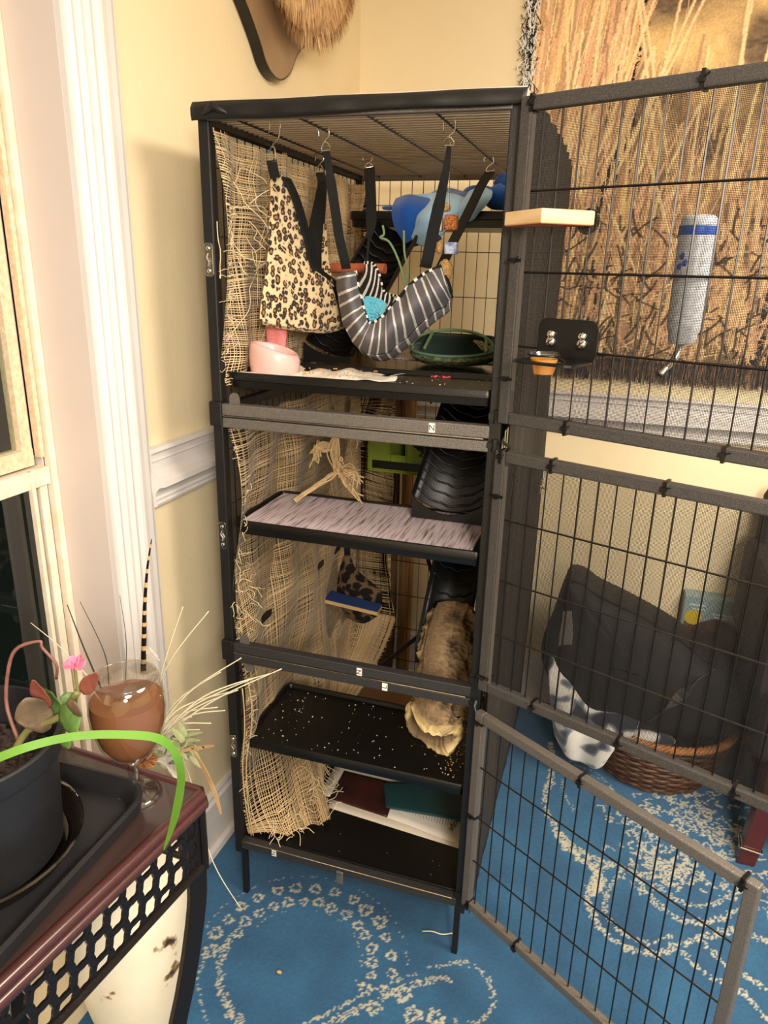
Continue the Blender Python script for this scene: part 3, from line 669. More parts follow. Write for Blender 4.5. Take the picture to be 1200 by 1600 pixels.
# ------------------------------------------------------------------ burlap liner: real woven threads
burlap_m = vcmat('burlap_thread', .9, sheen=.2)
def woven(name, S, nu, nv, wu, wv, label, seed=0, gap=.0, base=(196, 166, 118), m_=None, gpat=None, parent=None, samp=110):
    """S(U,V) -> arrays (..,3). nu warps (run along v), nv wefts (run along u)"""
    r = np.random.default_rng(seed); V_, F_, C_ = [], [], []; k = 0
    c0 = np.array(lin(base))
    def emit(U, Vv, wd, cross_u, off):
        nonlocal k
        p = S(U, Vv); e = .002
        q = S(U+(e if cross_u else 0), Vv+(0 if cross_u else e)); du = q-p; du /= np.linalg.norm(du, axis=-1, keepdims=True)+1e-9
        e2 = S(U+(0 if cross_u else e), Vv+(e if cross_u else 0))-p; nn = np.cross(du, e2); nn /= np.linalg.norm(nn, axis=-1, keepdims=True)+1e-9
        p = p+nn*off; n_ = p.shape[1]
        a = p-du*wd[..., None]/2; b = p+du*wd[..., None]/2
        V_.append(np.stack([a, b], 2).reshape(-1, 3)); tn = p.shape[0]
        idx = (np.arange(tn)[:, None]*n_+np.arange(n_-1)[None])*2+k
        F_.append(np.stack([idx, idx+1, idx+3, idx+2], -1).reshape(-1, 4)); k += tn*n_*2
        cc = c0*(.75+.5*r.random((tn, 1, 1)))*(.92+.16*r.random((tn, n_, 1)))
        C_.append(np.repeat(cc, 2, axis=1).reshape(-1, 3))
    sv = np.linspace(0, 1, samp); wob = vnoise(nu, samp, (max(nu//14, 3), 7), seed+1)-.5
    u = np.clip((np.arange(nu)+.5+r.normal(0, .22, nu))/nu, 0, 1)**.78; U = np.clip(u[:, None]+wob*.035, 0, 1)
    wd = wu*(.6+.8*r.random((nu, 1)))*(.8+.4*vnoise(nu, samp, (nu//3, 12), seed+2))*(.75+.8*U)
    emit(U, np.broadcast_to(sv, U.shape), wd, True, .0004)
    wob = vnoise(nv, samp, (max(nv//14, 3), 7), seed+3)-.5
    v = (np.arange(nv)+.5+r.normal(0, .22, nv))/nv; Vv = np.clip(v[:, None]+wob*.03, 0, 1)
    wd = wv*(.6+.8*r.random((nv, 1)))*(.8+.4*vnoise(nv, samp, (nv//3, 12), seed+4))*(.75+.8*sv[None])
    emit(np.broadcast_to(sv, Vv.shape), Vv, wd, False, -.0004)
    o = npmesh(name, np.concatenate(V_), np.concatenate(F_), m_ or burlap_m, np.concatenate(C_), parent)
    return o
def fray(S, n, seed, m_, parent, region, L=(.03, .12), r_=.0007, out=(.02, 0, 0)):
    q = random.Random(seed); mb = MB(); 
    for i in range(n):
        u = q.uniform(*region[0]); v = q.uniform(*region[1]); p = Vector(S(np.array([u]), np.array([v]))[0])+Vector((.004, 0, 0))
        pts = [p]; dr_ = Vector((q.uniform(-.2, .9), q.uniform(-1, 1), q.uniform(-1.2, .9))).normalized(); Ln = q.uniform(*L)
        for j in range(9):
            dr_ = (dr_+Vector((q.gauss(0, .25)-.03, q.gauss(0, .35), q.gauss(-.08, .35)))).normalized()
            nx_ = pts[-1]+dr_*Ln/9
            nx_.x = max(nx_.x, .014); nx_.y = max(nx_.y, -.012); pts.append(nx_)
        mb.tube(interp(pts, 16), r_, 4, False)
    return mb.build('loose_threads', m_, parent, kind='stuff')
thread_m = mat('pale_jute_thread', lin((226, 206, 166)), .85)
def S_up(U, V):
    y = .004+U*.90; z = 1.845-V*(.485-.03*U)
    x = .016+.016*np.sin(U*17+2*np.sin(V*3))*np.sin(np.pi*np.clip(V, 0, 1))+.010*np.sin(U*41+V*5)+.018*np.exp(-((U-.22)/.09)**2)*np.sin(np.pi*V**.8)+.012*(1-U)
    x = np.maximum(x, .012)
    z = z-.012*np.abs(np.sin(U*9))*(1-V)
    back = np.clip((y-.862)/.04, 0, 1); x = x+back*.05; y = np.minimum(y, .868)
    return np.stack([x, y, z], -1)
bu = woven('burlap_curtain', S_up, 175, 100, .0022, .0022, '', 11, base=(212, 184, 140))
tag(bu, 'frayed burlap cloth hung along the left side of the top tier', 'burlap')
fray(S_up, 26, 5, thread_m, bu, ((.05, .25), (.15, .65)), (.08, .26), .0009)
fray(S_up, 60, 6, thread_m, bu, ((.0, .03), (.1, .98)), (.012, .03), .0006)
fray(S_up, 40, 8, thread_m, bu, ((.5, .98), (.9, 1)), (.02, .06), .0006)
def S_lo(U, V):
    a = U*1.02; y = .004+np.minimum(a, .862); over = np.maximum(a-.862, 0)
    z = 1.278-V*1.05
    x = .016+.012*np.sin(U*15+2.5*np.sin(V*4))+.008*np.sin(U*37+V*9)+.010*np.sin(V*13+U*3)+.014*(1-U)
    x = np.maximum(x, .012)+over*.85
    t = np.clip((V-.80)/.20, 0, 1)**1.5      # the foot of the cloth billows onto the bottom pan
    hy = .02+.30*U; hx = .03+.17*np.sin(np.pi*np.clip(U*1.1, 0, 1)**.8)+.04*np.sin(U*20)*.3
    hz = .188+.012*np.abs(np.sin(U*31))
    return np.stack([x*(1-t)+hx*t, y*(1-t)+hy*t, z*(1-t)+hz*t], -1)
bl = woven('burlap_curtain', S_lo, 190, 220, .0022, .0021, '', 21, base=(200, 170, 126), samp=150)
tag(bl, 'long burlap cloth lining the left side of the lower tiers down to the cage bottom', 'burlap')
fray(S_lo, 22, 15, thread_m, bl, ((.0, .10), (.34, .5)), (.02, .06), .0008)
fray(S_lo, 70, 16, thread_m, bl, ((.0, .02), (.0, .95)), (.010, .03), .0006)
fray(S_lo, 80, 18, thread_m, bl, ((.0, .7), (.93, 1.)), (.03, .09), .0009)
# gathered cords on the edges of the foot
for k in range(2):
    u0 = k*.012; mb = MB(); pts = [Vector(S_lo(np.array([u0+.01*math.sin(v*9+k)]), np.array([v]))[0])+Vector((.004*k*.5, -.003, 0)) for v in np.linspace(.6, 1, 20)]
    mb.tube(pts, .0016, 5).build('edge_cord', mat('jute_cord%d' % k, lin((196, 170, 126)), .9), bl, smooth=True)
# ------------------------------------------------------------------ hooks
def snap_hook(name, top, bot, label, grp):
    """wire hook over the roof wires ending in a clip ring"""
    top = Vector(top); bot = Vector(bot); L = (top-bot).length; d = (bot-top).normalized()
    sd = Vector((1, 0, 0)); sd = (sd-d*sd.dot(d)).normalized()
    root = thing(name, label, 'hook', (0, 0, 0), grp)
    r = .011; arc = [top+sd*(-r)+d*.016]+[top+sd*(-r*math.cos(a))-d*(r*math.sin(a)) for a in np.linspace(0, math.pi, 9)]
    arc += [top+sd*r*.9+d*L*.35, top+sd*r*.2+d*L*.5, top-sd*.002+d*L*.62]
    MB().tube(interp(arc, 30), .0014, 6).build('hook_wire', chrome_m, root, smooth=True)
    c = top+d*L*.8; w_ = .009
    ring = [c+sd*w_*a+d*L*.2*b for a, b in ((-.3, -1), (.3, -1), (1, .1), (1, .9), (-1, .9), (-1, .1), (-.3, -1))]
    MB().tube(ring, .0013, 6).build('clip_ring', chrome_m, root)
    rest(root, top); return root
def strap(pts, w, sd, label, grp, name='webbing_strap'):
    root = MB().ribbon(interp(pts, 18), w, sd, .0018).build(name, strap_m); tag(root, label, 'strap', grp); return root
def patch(curves, n, m_, name, parent, solid=.0025, bulge=None, closed=False, rows=None):
    """smooth sheet through a list of 3-D polylines (each resampled to n)"""
    cs = [interp(c, n) for c in curves]; R_ = rows or len(cs)*4
    P = []
    for i in range(R_):
        t = i/(R_-1); row = []
        for j in range(n):
            colm = interp([c[j] for c in cs], 5) if False else None
            pts = [c[j] for c in cs]; mm = len(pts)-1; tt = t*mm; k = min(int(tt), mm-1); f = tt-k
            p0 = pts[max(k-1, 0)]; p1 = pts[k]; p2 = pts[k+1]; p3 = pts[min(k+2, mm)]
            p = .5*((2*p1)+(-p0+p2)*f+(2*p0-5*p1+4*p2-p3)*f*f+(-p0+3*p1-3*p2+p3)*f**3)
            if bulge: p = p+Vector(bulge(t, j/(n-1)))
            row.append(p)
        P.append(row)
    m1 = MB(); m1.grid(P)
    o = m1.build(name, m_, parent, smooth=True, solid=solid)
    uv = o.data.uv_layers.new(name='UVMap'); nj = n
    for l in o.data.loops:
        i, j = divmod(l.vertex_index, nj); uv.data[l.index].uv = (j/(nj-1), i/(R_-1))
    return o

# ------------------------------------------------------------------ leopard pouch
leo = ramp_mat('leopard_plush', t_voronoi(74, rand=.9), [(.0, lin((176, 132, 84))), (.22, lin((150, 104, 60))), (.30, lin((26, 18, 14))), (.46, lin((26, 18, 14))), (.56, lin((228, 200, 156))), (1, lin((234, 208, 166)))], .9, bump=.5, bs=900, sheen=.3)
for n_ in leo.node_tree.nodes:
    if n_.type == 'MAPPING': n_.inputs['Scale'].default_value = (1.6, 1, 1)
hook_l = 'steel snap hooks holding the hammocks to the roof wires'
snap_hook('snap_hook', (.123, .075, 1.858), A(424, 252, 'y', .085), 'steel hook holding the front strap of the leopard pouch', hook_l)
snap_hook('snap_hook', (.068, .43, 1.858), A(500, 270, 'y', .43), 'steel hook holding the rear strap of the leopard pouch', hook_l)
bag = thing('leopard_pouch', 'leopard print plush hammock pouch hanging on two black straps', 'hammock')
yl, yr = .11, .34
def yy(u): return .085+(u-410)/(530-410)*.20
def C(pts): return [A(u, v, 'y', yy(u)) for u, v in pts]
rows = [C([(421, 272), (427, 271), (433, 272), (439, 274)]), C([(423, 300), (432, 301), (443, 304), (455, 309)]), C([(421, 345), (438, 350), (455, 356), (472, 366)]), C([(419, 390), (438, 396), (458, 404), (474, 412), (487, 416)]),
        C([(415, 430), (440, 436), (468, 440), (498, 443), (514, 440)]), C([(408, 475), (440, 478), (475, 481), (508, 480), (527, 476)]), C([(406, 502), (438, 508), (470, 512), (505, 514), (533, 506)])]
patch(rows, 26, leo, 'front_panel', bag, .004, bulge=lambda t, s: (0, -.018*math.sin(math.pi*s)*t+.003*math.sin(s*17)*t, 0), rows=36)
back_rows = [[p+Vector((-.004, .055, 0)) for p in r_] for r_ in rows]
patch(back_rows, 20, strap_m, 'back_panel', bag, .004, rows=24)
patch([[p for p in rows[-1]], [p+Vector((0, .028, -.010)) for p in rows[-1]], [p for p in back_rows[-1]]], 24, leo, 'bottom_panel', bag, .003)
r2 = [AL([(497, 288), (505, 283), (511, 282)], 'y', .36), AL([(486, 340), (498, 338), (508, 336)], 'y', .35), AL([(478, 385), (490, 392), (503, 400)], 'y', .34), AL([(472, 408), (487, 416), (502, 423)], 'y', .32)]
patch(r2, 12, strap_m, 'rear_flap', bag, .004)
patch([AL([(506, 350), (510, 350)], 'y', .338), AL([(503, 385), (512, 388)], 'y', .33), AL([(503, 415), (516, 420)], 'y', .31), AL([(505, 440), (522, 448)], 'y', .29)], 6, leo, 'rear_trim', bag, .003)
MB().ribbon([A(424, 250, 'y', .085), A(427, 265, 'y', .088), A(430, 278, 'y', .09)], .021, (1, 0, 0), .003).build('strap', strap_m, bag)
MB().ribbon([A(500, 270, 'y', .43), A(503, 280, 'y', .40), A(504, 292, 'y', .37)], .022, (1, 0, 0), .003).build('strap', strap_m, bag)
q = interp([A(441, 276, 'y', .13), A(457, 309, 'y', .15), A(474, 366, 'y', .18), A(486, 414, 'y', .20), A(497, 422, 'y', .215)], 24)
MB().tube(q, .003, 6).build('edge_binding', strap_m, bag, smooth=True)
rest(bag, (.13, .2, 1.48))

# ------------------------------------------------------------------ striped hammock
def stripe_mat(name, ca, cb_, scale, wid=.5):
    m = mat(name, ca, .85, bump=.3, bs=700, ns=700); nt = m.node_tree
    uvn = nt.nodes.new('ShaderNodeUVMap'); mp = nt.nodes.new('ShaderNodeMapping'); nt.links.new(uvn.outputs[0], mp.inputs[0])
    wv = nt.nodes.new('ShaderNodeTexWave'); wv.inputs['Scale'].default_value = scale; wv.inputs['Distortion'].default_value = .35; wv.inputs['Detail Scale'].default_value = 2.
    nt.links.new(mp.outputs[0], wv.inputs['Vector']); rp = nt.nodes.new('ShaderNodeValToRGB'); rp.color_ramp.interpolation = 'EASE'
    rp.color_ramp.elements[0].position = wid; rp.color_ramp.elements[1].position = min(wid+.10, .99)
    rp.color_ramp.elements[0].color = (*ca, 1); rp.color_ramp.elements[1].color = (*cb_, 1)
    nt.links.new(wv.outputs['Fac'], rp.inputs[0]); nt.links.new(rp.outputs[0], nt.nodes['Principled BSDF'].inputs['Base Color'])
    return m
grey_stripe = stripe_mat('grey_white_stripe', lin((104, 101, 106)), lin((222, 218, 214)), 5.6, .84)
black_stripe = stripe_mat('black_white_stripe', lin((26, 24, 26)), lin((224, 218, 212)), 3.2, .66)
turq = mat('turquoise_chenille', lin((92, 190, 216)), .9, n=.15, ns=60, sheen=.5)
ham = thing('striped_hammock', 'grey and white striped V-shaped hammock with turquoise lining on four black straps', 'hammock')
hy = .16
inner = [(556, 424), (560, 448), (566, 472), (572, 492), (579, 506), (592, 500), (606, 487), (622, 468), (640, 447), (658, 432), (672, 424), (690, 416)]
outer = [(527, 428), (529, 462), (534, 494), (545, 522), (562, 545), (584, 555), (608, 549), (632, 530), (658, 506), (680, 488), (700, 474), (704, 461)]
mid = [tuple(a*.5+b*.5 for a, b in zip(p, q)) for p, q in zip(inner, outer)]
ci = AL(inner, 'y', .20); cm = AL(mid, 'y', .155); co = AL(outer, 'y', .215)
patch([ci, cm, co], 60, grey_stripe, 'front_panel', ham, .003, bulge=lambda t, s: (0, .004*math.sin(s*40+t*3)+.003*math.sin(s*77), .002*math.sin(s*55)), rows=16)
# back panel with its peak, seen from the inside
bi = AL([(570, 411), (583, 412), (592, 426), (600, 455), (612, 461), (626, 462), (640, 450)], 'y', [.36, .36, .36, .36, .36, .36, .35])
bo = AL([(558, 440), (566, 470), (573, 490), (584, 500), (598, 492), (612, 480), (628, 462)], 'y', .26)
patch([bi, [a.lerp(b, .5)+Vector((0, .02, 0)) for a, b in zip(bi, bo)], bo], 40, black_stripe, 'back_panel', ham, .003)
# underside of the pouch
bk = [p+Vector((-.004, .10*math.sin(math.pi*min(1, (i+1)/len(co)*.9+.05)), .006)) for i, p in enumerate(co)]
patch([co, [a.lerp(b, .5)+Vector((0, 0, -.02)) for a, b in zip(co, bk)], bk], 50, grey_stripe, 'under_panel', ham, .003)
# turquoise lining: lumpy chenille
ti = AL([(570, 466), (577, 465), (586, 466), (596, 470), (605, 477)], 'y', .285); tb_ = AL([(572, 480), (577, 497), (580, 505), (590, 500), (603, 487)], 'y', .235)
patch([ti, [a.lerp(b, .5)+Vector((0, -.012, 0)) for a, b in zip(ti, tb_)], tb_], 30, turq, 'lining', ham, .004)
mbb = MB(); q_ = random.Random(4)
for i in range(7):
    for j in range(8):
        s = (j+.5*(i % 2))/8; t = i/7; a = interp(ti, 9)[min(int(s*8), 8)]; b = interp(tb_, 9)[min(int(s*8), 8)]
        p = a.lerp(b, t)+Vector((q_.uniform(-.002, .002), -.010*math.sin(math.pi*t)-.004, 0))
        mbb.tube([p+Vector((-.005, 0, .002)), p+Vector((0, -.003, 0)), p+Vector((.005, 0, -.002))], [.001, .0038, .001], 6)
mbb.build('chenille_tufts', turq, ham, smooth=True, kind='stuff')
# bound edges with black-white dashes
for nm, cc in (('edge_binding', [p+Vector((0, -.003, .001)) for p in ci]), ('edge_binding', [p+Vector((0, -.003, 0)) for p in bi])):
    pts = interp(cc, 44); k = 0; e = MB().tube(pts, .0032, 6).build(nm, strap_m, ham, smooth=True)
    dm = MB()
    for k in range(0, 42, 3): dm.tube([pts[k], pts[k+1]], .0038, 6)
    dm.build('binding_dash', label_m, e, kind='stuff')
MB().ribbon(AL([(697, 430), (703, 448), (706, 466)], 'y', .23), .018, (0, 1, 0), .003).build('side_tab', black_stripe, ham)
rest(ham, A(585, 550, 'y', .2))
hk = [((.200, .13, 1.858), (510, 236, .135)), ((.165, .50, 1.858), (577, 262, .45)), ((.455, .12, 1.858), (702, 228, .13)), ((.452, .56, 1.858), (766, 268, .50))]
hl = ['steel hook above the long black strap left of the striped hammock', 'steel hook above the upright black strap behind the striped hammock', 'steel hook above the tapering black strap right of the striped hammock', 'steel hook above the slanting black strap beside the blue fleece']
ends = []
for (tp, (u, v, y)), lb in zip(hk, hl):
    b = A(u, v, 'y', y); ends.append(b); snap_hook('snap_hook', tp, b, lb, hook_l)
sg = 'black webbing straps of the striped hammock'
strap([ends[0], A(518, 290, 'y', .14), A(524, 330, 'y', .15), A(530, 370, 'y', .165), A(538, 405, 'y', .18), A(541, 420, 'y', .19)], [.014]*3+[.020]*15, (1, .2, 0), 'long black strap slanting down to the left end of the striped hammock', sg)
strap([ends[1], A(579, 300, 'y', .42), A(580, 350, 'y', .40), A(576, 380, 'y', .38), A(573, 415, 'y', .365)], [.026]*9+[.022, .018, .012, .008, .006, .006, .006, .006, .006], (1, 0, 0), 'upright black strap running behind the back peak of the striped hammock', sg)
strap([ends[2], A(696, 270, 'y', .14), A(686, 320, 'y', .155), A(676, 365, 'y', .17), A(668, 405, 'y', .18), A(664, 418, 'y', .19)], [.008, .010, .012, .014, .016, .018, .020]+[.024]*11, (1, .3, 0), 'tapering black strap running down to the right end of the striped hammock', sg)
strap([ends[3], A(752, 290, 'y', .47), A(735, 325, 'y', .42), A(712, 370, 'y', .36), A(690, 415, 'y', .30), A(684, 425, 'y', .28)], .026, (1, 0, .3), 'wide black strap slanting across the blue fleece', sg)

# ------------------------------------------------------------------ chew toy
toy = thing('chew_toy', 'hanging chew toy of seed cube, wood block and woven grass balls', 'toy')
ty = .24
MB().tube([(.43, ty, 1.862), A(703, 222, 'y', ty), A(702, 300, 'y', ty), A(702, 332, 'y', ty)], .0012, 6).build('hanger_wire', chrome_m, toy)
seed_m = ramp_mat('seed_crust', t_voronoi(330), [(0, lin((222, 160, 96))), (.5, lin((172, 96, 44))), (1, lin((96, 44, 20)))], .7, bump=1., bs=500)
wov_m = ramp_mat('woven_grass', t_wave(95, 6, 3, 3, 'Z'), [(0, lin((132, 92, 44))), (1, lin((220, 180, 116)))], .8, bump=.8, bs=400)
def lump(c, r, m_, name, seed=0, sz=(1, 1, 1), amp=.12, nn=14, parent=None, box=0):
    q = np.random.default_rng(seed); ph = q.random(6)*6; P = []; c = Vector(c)
    for i in range(nn+1):
        th = math.pi*i/nn; row = []
        for j in range(2*nn):
            f = 2*math.pi*j/(2*nn); d = Vector((math.sin(th)*math.cos(f), math.sin(th)*math.sin(f), math.cos(th)))
            s = 1+amp*(math.sin(3*f+ph[0]+2*th)*.5+math.sin(5*th+ph[1])*.3+math.sin(7*f+ph[2])*.2*math.sin(th))
            if box: mx = max(abs(d.x), abs(d.y), abs(d.z)); s = s*((1-box)+box/mx)
            row.append(c+Vector((d.x*sz[0], d.y*sz[1], d.z*sz[2]))*r*s)
        P.append(row)
    b = MB(); b.grid(P, closed=True); return b.build(name, m_, parent, smooth=True)
lump(A(705, 348, 'y', ty), .0135, seed_m, 'seed_cube', 1, (1, 1, 1.15), .04, parent=toy, box=.85)
lump(A(696, 324, 'y', ty+.01), .011, wov_m, 'straw_knot', 2, (1.1, 1, .8), .2, parent=toy)
lump(A(687, 350, 'y', ty+.02), .010, mat('pale_wood_block', lin((222, 204, 170)), .7), 'wood_block', 3, (.7, 1, 1.5), .02, parent=toy, box=.8)
lump(A(705, 388, 'y', ty), .0120, mat('white_blue_block', lin((206, 214, 228)), .7, n=.6, ns=90, c2=lin((92, 112, 168))), 'wood_block', 4, (1.1, 1, 1), .04, parent=toy, box=.85)
lump(A(687, 387, 'y', ty+.01), .010, wov_m, 'grass_roll', 5, (.75, 1, 1.25), .06, parent=toy)
lump(A(696, 422, 'y', ty), .0160, wov_m, 'grass_ball', 6, (1, 1, 1.35), .08, parent=toy)
lump(A(682, 372, 'y', ty+.02), .008, mat('navy_ribbon', lin((24, 34, 74)), .8), 'navy_bow', 7, (1.2, .6, .8), .3, parent=toy)
rest(toy, (.43, ty, 1.7))
# perch dowel
p = MB().tube([(.012, .50, 1.600), (.03, .50, 1.600), (.222, .485, 1.602)], [.0125, .0125, .0125], 18).build('wooden_perch', mat('terracotta_stained_wood', lin((198, 108, 72)), .7, n=.12, ns=20, stretch=(.2, 1, 1), bump=.3), smooth='auto'); tag(p, 'short terracotta-coloured dowel perch fixed to the left side', 'perch')
# pink bowl and pink coral block
pink = mat('pink_ceramic', lin((232, 184, 178)), .3, n=.03, ns=10, coat=.3)
bc = Vector((.098, .100, 1.380)); P = []; nr_ = 40
def bowlrow(r, z, tilt): return [bc+Vector((r*math.cos(a)*1.02, r*math.sin(a)*.86, z+tilt*(-.030*math.cos(a-.15)-.004*math.cos(2*a)))) for a in [2*math.pi*j/nr_ for j in range(nr_)]]
for r, z, t_ in ((.001, 0, 0), (.047, 0, 0), (.052, .004, 0), (.0545, .02, .05), (.055, .035, .15), (.053, .048, .35), (.050, .055, .42), (.046, .056, .42), (.0435, .052, .4), (.043, .036, .2), (.041, .016, .05), (.030, .008, 0), (.001, .007, 0)): P.append(bowlrow(r, z, t_))
mb_ = MB(); mb_.grid(P, closed=True); o = mb_.build('food_bowl', pink, smooth=True); tag(o, 'glossy pink ceramic bowl with a slanted opening on the top tray', 'bowl')
o = lump((.062, .190, 1.452), .024, mat('coral_pink_stone', lin((236, 142, 140)), .85, n=.1, ns=60, bump=.8, bs=160), 'mineral_block', 9, (.95, .7, 1.9), .16, nn=18, box=.5); tag(o, 'coral pink crumbly block standing behind the pink bowl', 'block')
# paper sheet with crumbs
P = []; q = np.random.default_rng(2); NB = vnoise(30, 50, (4, 7), 4)
edge = [(.035, .05), (.19, .05), (.345, .105), (.352, .21), (.29, .268), (.20, .262), (.11, .250), (.04, .262)]
for i in range(30):
    v = i/29; row = []
    for j in range(50):
        u = j/49; xx = .045+u*(.290+.03*math.sin(v*5+1)+.035*v); yy_ = .036+v*(.180+.012*math.sin(u*14)-.02*u)+.06*u**4*(1-v)
        row.append((xx, yy_, 1.3812+.014*max(0, NB[i, j]-.45)+.003*math.sin(u*30+v*9)*v))
    P.append(row)
mb_ = MB(); mb_.grid(P); paper_m = mat('white_tissue', lin((244, 236, 222)), .85, n=.02, ns=20)
o = mb_.build('paper_sheet', paper_m, smooth=True, solid=.0006); tag(o, 'crumpled white paper sheet with crumbs beside the pink bowl', 'paper')
def crumbs(name, n, region, z, m_, label, seed, sz=(.001, .003), cat='crumbs'):
    q = random.Random(seed); mb = MB()
    for i in range(n):
        x = q.uniform(region[0], region[1]); y = q.uniform(region[2], region[3]); s = q.uniform(*sz); a = q.uniform(0, 3)
        c_, s_ = math.cos(a)*s, math.sin(a)*s; h_ = s*.8
        mb.hexa([(x-c_, y-s_, z), (x+s_*.6, y-c_*.6, z), (x+c_, y+s_, z), (x-s_*.6, y+c_*.6, z), (x-c_*.7, y-s_*.7, z+h_), (x+s_*.4, y-c_*.4, z+h_), (x+c_*.7, y+s_*.7, z+h_), (x-s_*.4, y+c_*.4, z+h_)])
    o = mb.build(name, m_, kind='stuff'); tag(o, label, cat); return o
kib = mat('tan_crumbs', lin((196, 150, 92)), .8, n=.4, ns=300); pale = mat('pale_crumbs', lin((210, 200, 180)), .8)
crumbs('food_crumbs', 60, (.12, .33, .06, .18), 1.3880, kib, 'tan food crumbs scattered over the white paper sheet', 3, (.001, .0035))
crumbs('food_crumbs', 24, (.38, .56, .04, .22), 1.3805, pale, 'sparse pale crumbs on the right half of the top tray', 4, (.0008, .002))
crumbs('pink_crumbs', 14, (.42, .46, .205, .22), 1.3805, mat('red_pink_bits', lin((208, 80, 78)), .7), 'small heap of reddish bits at the rear edge of the top tray', 5, (.0015, .004))
crumbs('litter_bits', 120, (.05, .57, .04, .27), .4815, pale, 'pale litter bits scattered over the lower black tray', 6, (.0007, .0026))
crumbs('litter_bits', 90, (.52, .58, .05, .26), .4815, kib, 'tan bark flakes right of the cork tube', 7, (.001, .003))
crumbs('litter_bits', 10, (.1, .55, .04, .14), .1815, pale, 'few pale bits on the black cage bottom', 8, (.0008, .002))

# ------------------------------------------------------------------ green pouch on the rear deck
gp = thing('green_pouch', 'dark green open pouch with pale green piping on the top rear deck', 'pouch')
gc = Vector((.400, .50, 1.377))
green_d = mat('dark_green_lining', lin((34, 52, 42)), .9, sheen=.3, bump=.4, bs=300); green_l = mat('pale_green_piping', lin((122, 150, 108)), .7)
yarn = mat('pale_olive_yarn', lin((190, 184, 140)), .9)
def pl(r, z, k=0): return [gc+Vector((r*1.0*math.cos(a)*(1+.05*math.cos(3*a)), r*.80*math.sin(a), z+.012*math.sin(a)*(z > .02))) for a in [2*math.pi*j/36 for j in range(36)]]
outer_m = mat('sage_patterned_fabric', lin((122, 132, 92)), .85, n=.5, ns=90, c2=lin((36, 40, 24)))
b = MB(); b.grid([pl(.02, 0), pl(.08, .001), pl(.104, .012), pl(.112, .028), pl(.105, .036)], closed=True); b.build('outer_shell', outer_m, gp, smooth=True)
b = MB(); b.grid([pl(.105, .036), pl(.092, .022), pl(.08, .010), pl(.02, .005)], closed=True); b.build('lining', green_d, gp, smooth=True)
# top flap lifting at the rear
P = []
for i in range(10):
    t = i/9; P.append([gc+Vector((.108*math.cos(a)*(1-.08*t), .086*math.sin(a)*(1-t*.75)+.02*t, .036+.034*math.sin(t*1.5))) for a in np.linspace(0.05, math.pi-.05, 24)])
b = MB(); b.grid(P); b.build('top_flap', green_d, gp, smooth=True, solid=.003)
lip = [gc+Vector((.108*math.cos(a), .086*math.sin(a), .038+.012*math.sin(a))) for a in np.linspace(0, 2*math.pi, 40)]
MB().tube(lip, .0036, 6).build('piping', mat('teal_grey_piping', lin((96, 130, 112)), .7), gp, smooth=True)
arc = [gc+Vector((.105*math.cos(a), .03*math.sin(a)-.005, .036+.045*math.sin(a)**.8)) for a in np.linspace(.02, math.pi-.02, 20)]
MB().tube(arc, .004, 6).build('piping', green_l, gp, smooth=True)
MB().tube([arc[13], gc+Vector((-.055, -.066, .042))], .004, 6).build('strap', green_l, gp)
MB().tube(interp([arc[4], gc+Vector((.09, -.02, .05)), gc+Vector((.095, -.05, .038))], 8), .004, 6).build('strap', green_l, gp)
yb = MB(); q = random.Random(9)
for i in range(26):
    p = gc+Vector((q.uniform(.03, .10), q.uniform(.03, .07), q.uniform(.045, .06))); pts = [p]
    for j in range(6): pts.append(pts[-1]+Vector((q.uniform(.002, .012), q.uniform(-.008, .005), q.uniform(-.008, .006))))
    yb.tube(pts, .0018, 5)
yb.build('yarn_fringe', yarn, gp, kind='stuff')
rest(gp, gc)
# pale green cords hanging from the upper shelf
for pts, lb in (([(598, 352), (600, 366), (594, 371), (608, 378), (622, 405), (632, 440), (636, 470)], 'left one of two pale green cords hanging below the upper shelf'), ([(631, 360), (632, 395), (638, 425), (632, 455), (628, 480)], 'right one of two pale green cords, emerging under the blue fleece')):
    o = MB().tube(interp([A(u, v, 'y', .37) for u, v in pts], 30), .0028, 6).build('hanging_cord', green_l, gp, smooth=True); o.location = -gc
b = MB().box((-.008, -.004, -.012), (.008, .004, .012)).build('cord_clip', plastic_m, bevel=.002); b.location = A(667, 502, 'y', .68); tag(b, 'small black clip above the green pouch', 'clip')
# ------------------------------------------------------------------ blue fleece over the upper shelf
fdk = mat('royal_blue_fleece', lin((24, 92, 190)), .95, n=.1, ns=30, bump=.5, bs=300, sheen=.4); flt = mat('sky_blue_fleece', lin((168, 210, 244)), .95, n=.08, ns=30, bump=.5, bs=300, sheen=.4)
flz = thing('fleece_blanket', 'two-tone blue fleece blanket bunched on the upper black shelf', 'blanket')
def blg(a, ph): return lambda t, s: (0, -a*math.sin(math.pi*s)*math.sin(math.pi*min(t*.9+.08, 1))+.003*math.sin(s*11+ph), 0)
patch([AL([(619, 312), (642, 306), (672, 312)], 'y', .655), AL([(613, 330), (640, 326), (674, 330)], 'y', .615), AL([(618, 356), (642, 360), (668, 352)], 'y', .61), AL([(630, 378), (645, 385), (662, 378)], 'y', .61)], 24, fdk, 'dark_fold', flz, .008, bulge=blg(.016, 0), rows=22)
patch([AL([(664, 318), (700, 304), (728, 312)], 'y', .66), AL([(652, 336), (686, 330), (716, 330)], 'y', .605), AL([(648, 356), (672, 358), (706, 346)], 'y', .60), AL([(642, 370), (660, 384), (684, 372)], 'y', .598)], 24, flt, 'light_fold', flz, .008, bulge=blg(.014, 2), rows=22)
